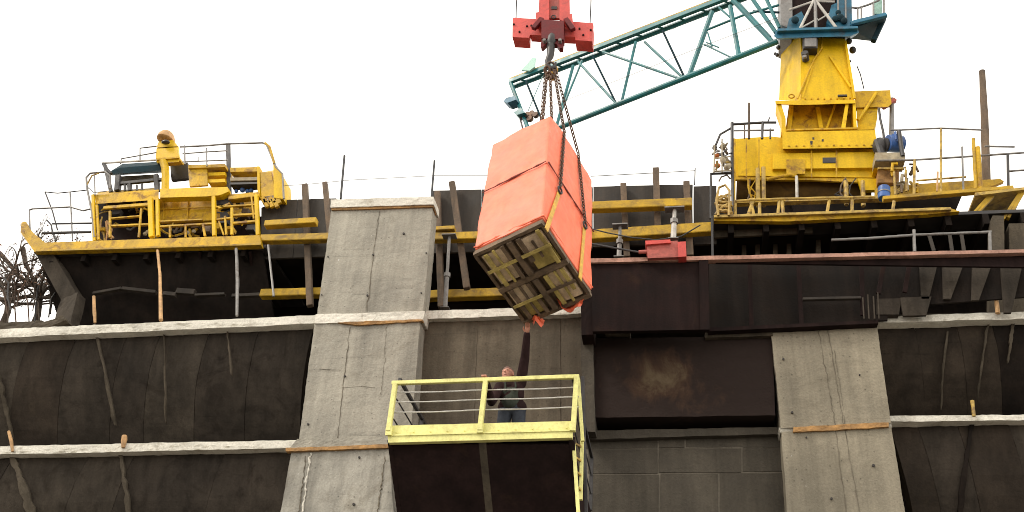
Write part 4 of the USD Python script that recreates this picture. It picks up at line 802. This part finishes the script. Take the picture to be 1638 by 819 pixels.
rng = np.random.default_rng(21)
for k in range(22):
    x, y = rng.uniform(1143, 1166), rng.uniform(232, 274); c = at(x, y, 17.2 + rng.uniform(-.1, .3)); d = rng.normal(0, 1, 3); d /= np.linalg.norm(d)
    if k % 3: t.part('scrap', tube([c - d * .1, c + rng.normal(0, .03, 3), c + d * .12], rng.uniform(.015, .035), 6), ('pale_mesh', 'timber', 'steel_grey', 'yellow_rail', 'steel_dark')[k % 5], smooth=40)
    else:
        lump = ball(c, rng.uniform(.05, .09, 3), 2); lump.vertices += (fbm(lump.vertices * 9, 3, k)[:, None] - .5) * (lump.vertices - c) * 1.2; t.part('lump', lump, ('pale_mesh', 'orange_cloth', 'steel_dark', 'pale_mesh')[(k // 3) % 4])
t.part('cage', [ptube([(1143, 232), (1142, 276)], 17.1, .018), ptube([(1155, 222), (1155, 276)], 17.1, .018), ptube([(1142, 254), (1170, 250)], 17.1, .018), ptube([(1142, 274), (1170, 273)], 17.1, .02)], 'pale_mesh', smooth=30)

# ------------------------------------------------------------------ yellow machine on the left
Y0 = 17.0
m_ = Thing('paving_machine', 'big worn yellow machine with rails and shelves standing on top of the left wall', 'machine')
m_.part('edge_beam', plate([(34, 356), (40, 354), (48, 368), (72, 388), (415, 376), (418, 393), (55, 403), (33, 372)], Y0, .14), 'crane_yellow_worn')
m_.part('beam_lip', pbar((58, 402), (418, 391.5), Y0 - .03, .07, .05), 'yellow_beam')
zl = at(200, 399, Y0)[2]
m_.part('deck_plate', abox(at(60, 400, Y0)[0], at(420, 393, Y0)[0], Y0 + .15, 19.9, zl + .02, zl + .1), 'steel_dark')
for k in range(7): m_.part('joist', abox(-15.4 + k * .85, -15.28 + k * .85, Y0 + .15, 19.6, zl - .2, zl + .019), 'panel_shade')
# upper body
m_.part('roof_slab', hullpx([(152, 312), (254, 305), (254, 317), (246, 320), (153, 326)], Y0 + .15, [(160, 306), (254, 300), (254, 318), (160, 326)], Y0 + .9), 'crane_yellow_worn')
m_.part('cross_beam', plate([(256, 302), (320, 300), (364, 299), (366, 306), (352, 312), (330, 314), (256, 316)], Y0 + .1, .2), 'crane_yellow')
m_.part('back_panel', plate([(256, 316), (342, 313), (344, 352), (256, 356)], Y0 + .5, .08), 'crane_yellow_worn'); m_.part('dark_panel', plate([(150, 324), (256, 318), (256, 384), (150, 386)], Y0 + 1.0, .1), 'primer')
m_.part('dark_panel', plate([(256, 352), (418, 346), (418, 378), (256, 384)], Y0 + 1.0, .1), 'primer'); m_.part('dark_panel', plate([(344, 314), (412, 308), (414, 350), (344, 352)], Y0 + 1.05, .1), 'crane_yellow_worn')
for (x0, y0, x1, y1, w) in ((149, 312, 151, 386, .1), (155, 328, 158, 384, .07), (176, 338, 176, 380, .07), (226, 334, 222, 380, .06), (241, 318, 243, 380, .16), (252, 318, 253, 378, .11), (272, 362, 272, 380, .06), (297, 361, 297, 380, .06), (325, 360, 328, 378, .07), (342, 315, 343, 378, .12), (371, 333, 371, 376, .08), (410, 312, 413, 377, .12), (402, 312, 406, 350, .05), (360, 346, 362, 376, .06), (350, 354, 358, 376, .05)):
    m_.part('upright', pbar((x0, y0), (x1, y1), Y0 + .12, w * .75, w * .75, up=(0, 1, 0)), 'crane_yellow' if w > .07 else 'crane_yellow_worn')
for (a, b, h) in (((166, 333), (245, 327), .13), ((178, 350), (226, 346), .05), ((176, 362), (245, 359), .07), ((255, 355), (325, 352), .05), ((255, 363), (345, 358), .07), ((344, 352), (372, 349), .07), ((344, 332), (410, 328), .06), ((370, 345), (412, 343), .08), ((370, 358), (412, 354), .09), ((366, 318), (408, 313), .14), ((350, 334), (368, 326), .08)):
    m_.part('crossbar', pbar(a, b, Y0 + .14, .07, h * .7), 'crane_yellow_worn')
rng = np.random.default_rng(4)
for k in range(10):
    x, y = rng.uniform(150, 172), rng.uniform(330, 375); m_.part('cable', ptube([(x, y), (x + rng.normal() * 5, y + 14), (x + rng.normal() * 8, y + 26)], Y0 + .3, .02, 5), ('timber_orange', 'yellow_rail')[k % 2], smooth=30)
m_.part('control_unit', rect(346, 316, 366, 327, Y0 + .3, .3), 'steel_dark'); m_.part('control_unit', rect(352, 340, 364, 356, Y0 + .4, .3), 'steel_dark')
rng = np.random.default_rng(31)
for k in range(46):
    x = rng.uniform(156, 408); y = rng.uniform(322, 372) if x < 250 or x > 345 else rng.uniform(356, 374)
    c = at(x, y, Y0 + rng.uniform(.3, .9)); d = rng.normal(0, 1, 3) * (1, .4, 1); d /= np.linalg.norm(d); L = rng.uniform(.08, .3)
    if k % 4 == 0: b_ = rbox(rng.uniform(.1, .28, 3), .02, .3); b_.apply_translation(c); m_.part('gear_case', b_, ('steel_dark', 'crane_yellow_worn', 'timber')[k % 3], smooth=40)
    else: m_.part('pipework', tube([c - d * L, c + rng.normal(0, .04, 3), c + d * L], rng.uniform(.012, .04), 6), ('crane_yellow_worn', 'yellow_beam', 'steel_dark', 'timber', 'yellow_rail')[k % 5], smooth=40)
for x, y in ((236, 371), (232, 374), (240, 368), (300, 372), (310, 370)): m_.part('valve', ball(at(x, y, Y0 + .25), .05, 2), 'pale_mesh', smooth=60)
for (a, b, w) in (((262, 320), (262, 352), .03), ((300, 318), (300, 352), .03), ((256, 335), (343, 331), .025)): m_.part('stiffener', pbar(a, b, Y0 + .47, w, w), 'crane_yellow_worn')
# lamp hood on a post
m_.part('mast', ptube([(261, 258), (264, 268), (265, 282), (264, 312)], Y0 + .3, .1, 12), 'crane_yellow', smooth=30)
hood = m_.part('hood_box', hullpx([(250, 238), (284, 236), (287, 256), (285, 259), (252, 260), (249, 257)], Y0 + .3, [(252, 236), (286, 234), (289, 260), (253, 264)], Y0 + .62), 'crane_yellow', label='yellow lamp box with domed hood on a mast')
m_.part('mast_head', pbar((253, 260), (290, 257), Y0 + .4, .3, .06), 'crane_yellow_worn', parent=hood)
dome_ = trimesh.creation.icosphere(3, 1.0); dv = dome_.vertices; dv[:, 2] = np.where(dv[:, 2] < 0, dv[:, 2] * .15, dv[:, 2]); dome_.vertices = dv * (.225, .28, .3) + at(265, 224.5, Y0 + .42); m_.part('hood', dome_, 'timber_orange', parent=hood, smooth=50)
m_.part('lamp_slot', ball(at(265, 227.5, Y0 + .22), (.12, .08, .06), 2), 'eye_dark', parent=hood)
m_.part('hood_neck', hullpx([(250, 236), (254, 226), (277, 224), (285, 234)], Y0 + .35, [(252, 236), (256, 226), (276, 225), (284, 235)], Y0 + .7), 'crane_yellow', parent=hood)
# dark upper platform and its posts
m_.part('upper_platform', hullpx([(193, 268), (262, 263), (264, 272), (172, 279), (178, 273)], Y0 + .4, [(196, 262), (262, 258), (264, 276), (180, 281)], Y0 + 1.2), 'blue_dark')
m_.part('upper_platform', plate([(272, 263), (300, 260), (302, 285), (274, 288)], Y0 + .9, .1), 'steel_dark')
for (x0, y0, x1, y1, w) in ((168, 264, 178, 308, .09), (190, 282, 188, 306, .14), (250, 280, 252, 306, .12), (207, 295, 208, 306, .1), (219, 296, 219, 305, .04), (227, 294, 227, 305, .05), (200, 296, 200, 306, .06), (365, 230, 367, 312, .1)): m_.part('dark_upright', pbar((x0, y0), (x1, y1), Y0 + .45, w, w, up=(0, 1, 0)), 'steel_dark')
m_.part('dark_crossbar', pbar((192, 294), (262, 287), Y0 + .45, .08, .09), 'steel_dark')
m_.part('light_sheet', plate([(193, 282), (246, 279), (246, 290), (193, 294)], Y0 + .8, .02), 'steel_pale')
# shelf boxes
m_.part('side_panel', plate([(301, 268), (331, 266), (332, 296), (303, 298)], Y0 + .25, .06), 'crane_yellow_worn'); m_.part('shelf', plate([(301, 264), (360, 262), (360, 267), (301, 269)], Y0 + .2, .5), 'crane_yellow_worn')
for y in (276, 287): m_.part('shelf', plate([(333, y), (360, y - 1), (360, y + 4), (333, y + 5)], Y0 + .3, .4), 'crane_yellow')
for y0, y1, m in ((267, 274, 'crane_yellow_worn'), (283, 288, 'pale_mesh'), (291, 294, 'steel_dark')): m_.part('shelf', plate([(368, y0 + 1), (413, y0), (413, y1), (368, y1 + 1)], Y0 + .3, .25), m)
m_.part('shelf_end', plate([(411, 266), (415, 266), (416, 312), (412, 312)], Y0 + .28, .5), 'crane_yellow'); m_.part('shelf_base', plate([(366, 311), (414, 307), (414, 313), (366, 318)], Y0 + .2, .2), 'crane_yellow_worn')
for x, y, r in ((388, 304, .07), (396, 306, .06), (402, 305, .06), (378, 306, .05)): m_.part('fitting', ball(at(x, y, Y0 + .5), r, 2), ('motor_blue', 'timber')[x % 2], smooth=60)
m_.part('end_cabinet', hullpx([(416, 276), (434, 275), (440, 312), (418, 315)], Y0 + .3, [(416, 276), (438, 272), (452, 318), (418, 320)], Y0 + 1.2), 'crane_yellow_worn')
m_.part('end_cover', plate([(437, 262), (442, 264), (452, 280), (453, 318), (438, 316)], Y0 + .25, .6), 'crane_yellow')
for k in range(7): m_.part('end_bracket', pbar((420 + k * 4, 316 + (k % 3) * 3), (424 + k * 4, 326 + (k % 2) * 6), Y0 + .3, .08, .1), 'crane_yellow_worn')
# railings
for px, r, m in (([(288, 235), (330, 233), (365, 230), (420, 228.5), (426, 231), (434, 250), (442, 268), (452, 278), (454, 318)], .035, 'steel_grey'), ([(424, 229), (431, 235), (436, 252), (439, 262)], .05, 'crane_yellow_worn'), ([(292, 246), (330, 243), (364, 241)], .026, 'steel_grey'), ([(292, 259), (364, 256)], .026, 'steel_grey'), ([(295, 233), (296, 263)], .03, 'steel_grey'), ([(330, 237), (331, 266)], .026, 'steel_grey'), ([(317, 251), (317, 258)], .02, 'steel_grey'),
        ([(250, 234), (224, 237), (224, 258)], .03, 'steel_grey'), ([(250, 244), (194, 254), (193, 262)], .028, 'steel_grey'), ([(164, 261), (195, 259), (250, 256)], .04, 'steel_pale'), ([(165, 262), (172, 272), (178, 278)], .06, 'steel_dark'),
        ([(151, 380), (147, 340), (139, 300), (138, 284), (144, 277), (168, 275), (176, 281), (176, 302)], .04, 'steel_grey'), ([(151, 278), (152, 312)], .025, 'steel_grey'), ([(139, 296), (147, 281), (158, 277)], .03, 'yellow_rail'), ([(141, 300), (150, 308), (170, 306)], .02, 'steel_grey'),
        ([(48, 372), (47, 336), (52, 334), (112, 331), (133, 337), (145, 334)], .034, 'steel_grey'), ([(92, 368), (84, 338), (72, 307)], .026, 'steel_dark'), ([(72, 307), (92, 309), (112, 307), (140, 304)], .022, 'steel_dark'), ([(112, 307), (114, 345), (116, 385)], .028, 'steel_grey'), ([(75, 352), (82, 360), (84, 372), (90, 385)], .03, 'steel_dark'), ([(84, 358), (146, 357)], .035, 'steel_dark'), ([(68, 373), (145, 371)], .05, 'steel_dark'), ([(40, 356), (38, 366)], .06, 'yellow_rail')):
    m_.part('rail', ptube(px, Y0 + .1, r * .72), m, smooth=30)

# dark hopper hull below the machine
h_ = Thing('steel_hopper', 'dark tapered steel hopper hull under the yellow machine on the left ledge', 'hopper')
h_.part('front_plate', slab4(at(62, 405, 17.2), at(418, 394, 17.2), at(440, 520, 18.6), at(100, 534, 18.3), (0, .1, 0)), 'panel_shade')
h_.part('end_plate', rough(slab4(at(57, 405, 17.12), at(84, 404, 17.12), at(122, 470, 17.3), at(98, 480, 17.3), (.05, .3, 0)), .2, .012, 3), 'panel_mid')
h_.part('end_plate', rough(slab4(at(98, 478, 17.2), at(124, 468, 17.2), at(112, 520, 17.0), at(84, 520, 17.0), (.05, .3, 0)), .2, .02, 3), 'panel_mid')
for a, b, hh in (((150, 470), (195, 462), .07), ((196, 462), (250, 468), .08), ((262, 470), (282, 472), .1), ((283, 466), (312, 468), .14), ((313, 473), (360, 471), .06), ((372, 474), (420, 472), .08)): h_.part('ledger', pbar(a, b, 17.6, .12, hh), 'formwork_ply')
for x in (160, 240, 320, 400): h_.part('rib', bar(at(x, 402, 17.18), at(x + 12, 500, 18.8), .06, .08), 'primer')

# ------------------------------------------------------------------ poles, ropes and pipes standing on the ledges
def stick(label, pts, Y, r, m, cat='pole', name='pole'):
    single(name, ptube(pts, Y, np.asarray(r) * (.75 if cat == 'pole' and 'tall' not in label else 1), 8), m, label, cat, smooth=30)
stick('ochre pipe standing under the yellow machine at mid ledge', [(252, 400, 17.0), (256, 440, 16.6), (257.5, 512, 16.0)], 16, [.045, .045, .06], 'timber_orange')
stick('grey leaning pipe under the right end of the yellow machine', [(378, 398, 17.0), (380, 450, 16.6), (379, 505, 16.1)], 16.5, [.05, .055, .04], 'steel_grey')
stick('short orange stub pipe above the left ledge, left of the ochre pipe', [(150, 474), (151, 500), (152, 516)], 15.93, [.045, .05, .035], 'timber_orange')
stick('grey rod hanging at the right corner of the yellow machine', [(429, 392, 17), (433, 430, 16.9), (438, 474, 16.7)], 17, .035, 'steel_grey')
stick('frayed stub of rope on the lower left ledge', [(199, 697), (198.5, 704), (197, 716)], 15.92, [.05, .06, .035], 'timber_orange', 'rope', 'rope_stub')
stick('thin rope stub at the far left of the lower ledge', [(14, 690), (18, 706), (20, 722)], 15.92, [.03, .035, .025], 'timber_orange', 'rope', 'rope_stub')
stick('orange stub pipe on the upper right ledge', [(1591, 459), (1594, 480), (1596, 501)], 15.9, [.045, .05, .055], 'timber_orange')
stick('short yellow rope end on the lower right ledge', [(1555, 641), (1556.5, 652), (1558, 666)], 15.9, [.035, .028, .03], 'yellow_rail', 'rope', 'rope_stub')
stick('tall brown pole behind the railing at the far right', [(1571, 114), (1575, 190), (1578, 300)], 17.9, [.075, .09, .1], 'timber')
stick('thin rod standing left of the left pier cap', [(551, 249), (545, 318)], 16.6, .028, 'black_wire', 'rod', 'steel_rod')
stick('thin rod standing at the right end of the left pier cap', [(695, 257), (690, 318)], 16.6, .026, 'black_wire', 'rod', 'steel_rod')
stick('thin wire strung between left machine and crate above the formwork', [(455, 297), (490, 295), (560, 288), (600, 286), (695, 281), (780, 281)], 17.4, .008, 'black_wire', 'wire', 'wire')
stick('thin wire strung right of the crate above the timber posts', [(945, 282), (1002, 279), (1060, 276), (1112, 273)], 17.4, .01, 'black_wire', 'wire', 'wire')
stick('little rod at the end of the right wire', [(1112, 269), (1111, 296)], 17.4, .014, 'black_wire', 'rod', 'steel_rod')
stick('slack cable running from the crate to the red jack', [(930, 362), (970, 372), (1010, 380), (1050, 384), (1090, 378), (1120, 360)], 15.6, .014, 'black_wire', 'cable', 'slack_cable')
stick('slack cable lying just above the girder flange', [(946, 390), (990, 398), (1030, 405)], 15.3, .02, 'steel_dark', 'cable', 'slack_cable')

# ------------------------------------------------------------------ bare trees on the left
def tree(name, label, trunk, Y, seed, spread, n_limbs, leafy):
    rng = np.random.default_rng(seed); t = Thing(name, label, 'tree'); br, lf = [], []
    P = [at(x, y, Y) for x, y in trunk]; P = [np.array([P[0][0], Y, zf - .1])] + P
    t.part('trunk', tube(P, np.linspace(.1, .05, len(P)), 8), 'bark', smooth=50)
    def grow(p, d, L, r, k):
        pts, q = [p], p.copy(); n = 5
        for i in range(n):
            d = d + rng.normal(0, .22, 3) + np.array([0, 0, .03]); d /= np.linalg.norm(d); q = q + d * L / n; pts.append(q)
            if k < 3 and rng.random() < .6: grow(q, d + rng.normal(0, .75, 3), L * rng.uniform(.4, .7), r * .55, k + 1)
            if k >= 2 and rng.random() < leafy:
                for _ in range(3):
                    c = q + rng.normal(0, .07, 3); a, b = rng.normal(0, .022, 3), rng.normal(0, .022, 3); lf.append(T_([c, c + a, c + a + b, c + b], [(0, 1, 2), (0, 2, 3)]))
        br.append((k, tube(pts, np.linspace(r, r * .5, len(pts)), 5 if k else 7)))
    for i in range(n_limbs):
        f_ = rng.uniform(.25, 1); j = min(int(f_ * (len(P) - 1)), len(P) - 2); s = P[j] + (P[j + 1] - P[j]) * rng.random()
        a = rng.uniform(0, 2 * np.pi); grow(s, np.array([math.cos(a) * spread, .5 * math.sin(a), rng.uniform(.0, .8)]), rng.uniform(.8, 1.8), .04, 0)
    for k, b in br:
        if k == 0: t.part('limb', b, 'bark', smooth=50)
    t.part('crown', cat_([b for k, b in br if k]), 'bark', kind='stuff')
    if lf: t.part('foliage', cat_(lf), 'leaf', kind='stuff')
tree('bare_tree', 'bare dark tree with crooked limbs at the left edge', [(12, 500), (14, 470), (10, 440)], 18.6, 5, 1.0, 12, .03)
tree('bare_tree', 'bushy bare tree with rust brown leaves beside the dark hopper', [(60, 505), (64, 480), (72, 455)], 18.4, 9, .8, 9, .3)
for lab, pts in (('long bent branch leaning into the frame at the left edge', [(-30, 385), (0, 405), (22, 430), (40, 452), (62, 462)]), ('bent dead branch hooked below the yellow beam', [(36, 397), (41, 422), (50, 440), (58, 455)]), ('long level branch above the left ledge', [(-30, 476), (12, 480), (45, 474), (80, 477), (110, 474)]), ('upper level branch at the left edge', [(-30, 455), (20, 455), (60, 457)])):
    single('dead_branch', ptube(pts, 18.3, np.linspace(.075, .03, len(pts)), 7), 'bark', lab, 'branch', smooth=50)
RB = Thing('bent_bars', 'tangle of thin bent reinforcing bars in front of the bare trees at the left edge', 'bars')
rng = np.random.default_rng(15)
for k in range(15):
    x, y = rng.uniform(-10, 96), rng.uniform(490, 520); a = rng.uniform(-1, 1); h0 = rng.uniform(40, 105)
    p = [(x, y), (x + 6 * a, y - h0 * .35), (x + 14 * a + rng.normal() * 6, y - h0 * .7), (x + 30 * a + rng.normal() * 8, y - h0), (x + 46 * a, y - h0 * rng.uniform(.6, 1.05))]
    RB.part('bar', ptube([(min(q[0], 102), q[1]) for q in p], 17.6 + rng.uniform(-.3, .5), rng.uniform(.012, .024), 6), ('bark', 'steel_dark', 'chain_rust')[k % 3], smooth=50)
B.part('parapet_lump', rough(plate([(-60, 520), (75, 512), (100, 505), (105, 512), (60, 530), (-60, 545)], 16.1, .4), .1, .05, 3, 77), 'concrete_dull')

# ------------------------------------------------------------------ the worker
W = Thing('person', 'worker in dark shirt and grey overalls gripping the railing and reaching up to the crate', 'person')
YW = 13.45
head = at(812, 600, YW - .02); neck = at(817, 613, YW); chest = at(818, 634, YW); hip = np.array([chest[0] + .02, YW + .04, fl + .06 + .92])
sR = at(800, 619, YW - .02); eR = at(786, 643, 13.1); wR = at(776.5, 607.5, YF + .13)         # arm to the railing
sL = at(833, 613, YW - .02); eL = at(840, 570, 13.2); wL = at(843, 533.5, 12.96)             # raised arm
def limb(chain_, extra=()):
    out = []
    for (a, ra), (b, rb) in zip(chain_[:-1], chain_[1:]):
        sp = []
        for c, r in ((a, ra), (b, rb)):
            s = trimesh.creation.icosphere(2, r); s.apply_translation(c); sp.append(s.vertices)
        h = trimesh.Trimesh(np.vstack(sp)).convex_hull
        out.append(m3.Manifold(m3.Mesh(np.asarray(h.vertices, np.float32), np.asarray(h.faces, np.uint32))))
    return out
def relax(t_, it):
    n = len(t_.vertices); e = t_.edges_unique; e = np.vstack([e, e[:, ::-1]]); v = np.array(t_.vertices); deg = np.bincount(e[:, 0], minlength=n)[:, None]
    for _ in range(it):
        a = np.zeros_like(v); np.add.at(a, e[:, 0], v[e[:, 1]]); v = v + .35 * (a / np.maximum(deg, 1) - v)
    return T_(v, t_.faces)
def blend(ms, edge=.02, it=6):
    u = m3.Manifold.batch_boolean(ms, m3.OpType.Add).refine_to_length(edge); q = u.to_mesh()
    t_ = trimesh.Trimesh(q.vert_properties[:, :3], q.tri_verts, process=True); return relax(t_, it)
hx = np.array([.1, 0, 0]); kneeR, kneeL = hip + (-.13, -.03, -.44), hip + (.14, .0, -.44)
ankR, ankL = np.array([kneeR[0] - .03, YW + .02, fl + .15]), np.array([kneeL[0] + .03, YW + .05, fl + .15])
def torso(g): return limb([(hip - hx, .125 + g), (hip + hx, .125 + g)]) + limb([(hip, .145 + g), (chest - (0, 0, .12), .14 + g), (chest, .15 + g)]) + limb([(chest - (.07, 0, 0), .125 + g), (sR + (.04, 0, -.03), .075 + g)]) + limb([(chest + (.07, 0, 0), .125 + g), (sL + (-.04, 0, -.03), .08 + g)]) + limb([(sR + (.04, 0, -.02), .07 + g), (neck - (0, 0, .04), .07 + g), (sL + (-.04, 0, -.02), .07 + g)])
def arms(g, end=1.0): return limb([(sR, .068 + g), (eR, .048 + g), (eR + (wR - eR) * end, .034 + g)]) + limb([(sL, .072 + g), (eL, .05 + g), (eL + (wL - eL) * end, .034 + g)])
def legs(g): return limb([(hip - hx, .1 + g), (kneeR, .068 + g), (ankR, .048 + g)]) + limb([(hip + hx, .1 + g), (kneeL, .068 + g), (ankL, .048 + g)])
def hand(wr, d, pn, side, curl):
    """Palm and five unequal, bent fingers. d: along the hand, pn: out of the palm, side: towards the thumb."""
    d, pn, side = (np.asarray(v, float) / np.linalg.norm(v) for v in (d, pn, side)); out = limb([(wr, .03), (wr + d * .045, .036), (wr + d * .085 + side * .02, .022)]) + limb([(wr + d * .04, .034), (wr + d * .085 - side * .028, .02)])
    for k, (o, L) in enumerate(((.03, .072), (.01, .08), (-.01, .075), (-.03, .06))):
        p = wr + d * .085 + side * o; c1, c2 = curl * .6, curl * 1.6; q = p + (d * math.cos(c1) + pn * math.sin(c1)) * L * .55; e = q + (d * math.cos(c2) + pn * math.sin(c2)) * L * .5
        out += limb([(p, .0105), (q, .0095), (e, .008)])
    p = wr + d * .03 + side * .03; q = p + (d * .6 + side * .7 + pn * .3) * .045; out += limb([(p, .015), (q, .011), (q + (d * .9 + pn * .5) * .032, .009)]); return out
hd = at(812, 600, YW - .02)
up = np.array([-.06, -.5, .86]); up = np.array([-.08, .28, .95]); up /= np.linalg.norm(up); fc = np.array([-.3, -.9, .3]); fc -= up * (fc @ up); fc /= np.linalg.norm(fc); sd = np.cross(up, fc)
skull = limb([(hd + up * .035 - fc * .02, .098), (hd + up * .02 + fc * .015, .09), (hd - up * .06 + fc * .035, .058), (hd - up * .095 + fc * .05, .03)]) + limb([(hd - up * .02 + fc * .085, .012), (hd + up * .02 + fc * .095, .008), (hd - up * .022 + fc * .118, .014)]) \
    + limb([(hd - up * .075 + fc * .07 - sd * .02, .012), (hd - up * .075 + fc * .07 + sd * .02, .012)]) + limb([(hd + sd * .09 - fc * .01, .022), (hd + sd * .1 - up * .03 - fc * .01, .016)]) + limb([(hd - sd * .09 - fc * .01, .022), (hd - sd * .1 - up * .03 - fc * .01, .016)]) + limb([(hd + up * .045 + fc * .082 - sd * .05, .014), (hd + up * .045 + fc * .082 + sd * .05, .014)])
neckb = limb([(neck - (0, 0, .05), .062), (hd - up * .05 - fc * .02, .058)])
body = blend(skull + neckb + torso(0) + arms(0) + legs(0) + hand(wL, wL - eL, (0, -1, .2), (-1, 0, 0), .35) + hand(wR, (-.05, -.9, .28), (0, -.25, -1), (1, 0, 0), .75), .012, 5)
W.part('body', body, 'skin', smooth=60)
W.part('shirt', blend(torso(.012) + arms(.022, .96), .02, 4), 'shirt', smooth=60)
bib = limb([(chest + (-.06, -.075, .03), .085), (chest + (.06, -.075, .03), .085), (chest + (0, -.025, -.12), .15), (hip + (0, -.01, .05), .16)])
W.part('overalls_bib', blend(bib, .02, 4), 'bib_cloth', smooth=60)
W.part('trousers', blend(limb([(hip - hx * .8, .14), (hip + hx * .8, .14)]) + limb([(hip, .158), (hip + (0, 0, .16), .155)]) + legs(.025), .02, 5), 'trousers', smooth=60)
for s in (-1, 1):
    W.part('strap', tube([chest + (s * .07, -.165, .02), chest + (s * .085, -.13, .11), (sR if s < 0 else sL) + (-s * .09, -.05, .06)], .016, 6), 'bib_cloth', smooth=40)
    W.part('shoe', blend(limb([((ankR if s < 0 else ankL) + (0, .03, -.07), .045), ((ankR if s < 0 else ankL) + (s * .04, -.15, -.085), .038)]), .02, 3), 'steel_dark', smooth=60)
    W.part('eye', ball(hd + up * .02 + fc * .094 + sd * .036 * s, (.012, .01, .008), 2), 'eye_dark', smooth=60)
W.part('mouth', tube([hd - up * .068 + fc * .088 - sd * .022, hd - up * .066 + fc * .096, hd - up * .068 + fc * .088 + sd * .022], .005, 5), 'tarp_seam')
W.part('hair', blend(limb([(hd + up * .06 - fc * .03, .098), (hd - up * .01 - fc * .055, .085)]) + limb([(hd + up * .075 + fc * .02, .075), (hd + up * .07 - fc * .03, .09)]), .02, 4), 'hair', smooth=60)

for th_ in Thing.ALL: th_.write()
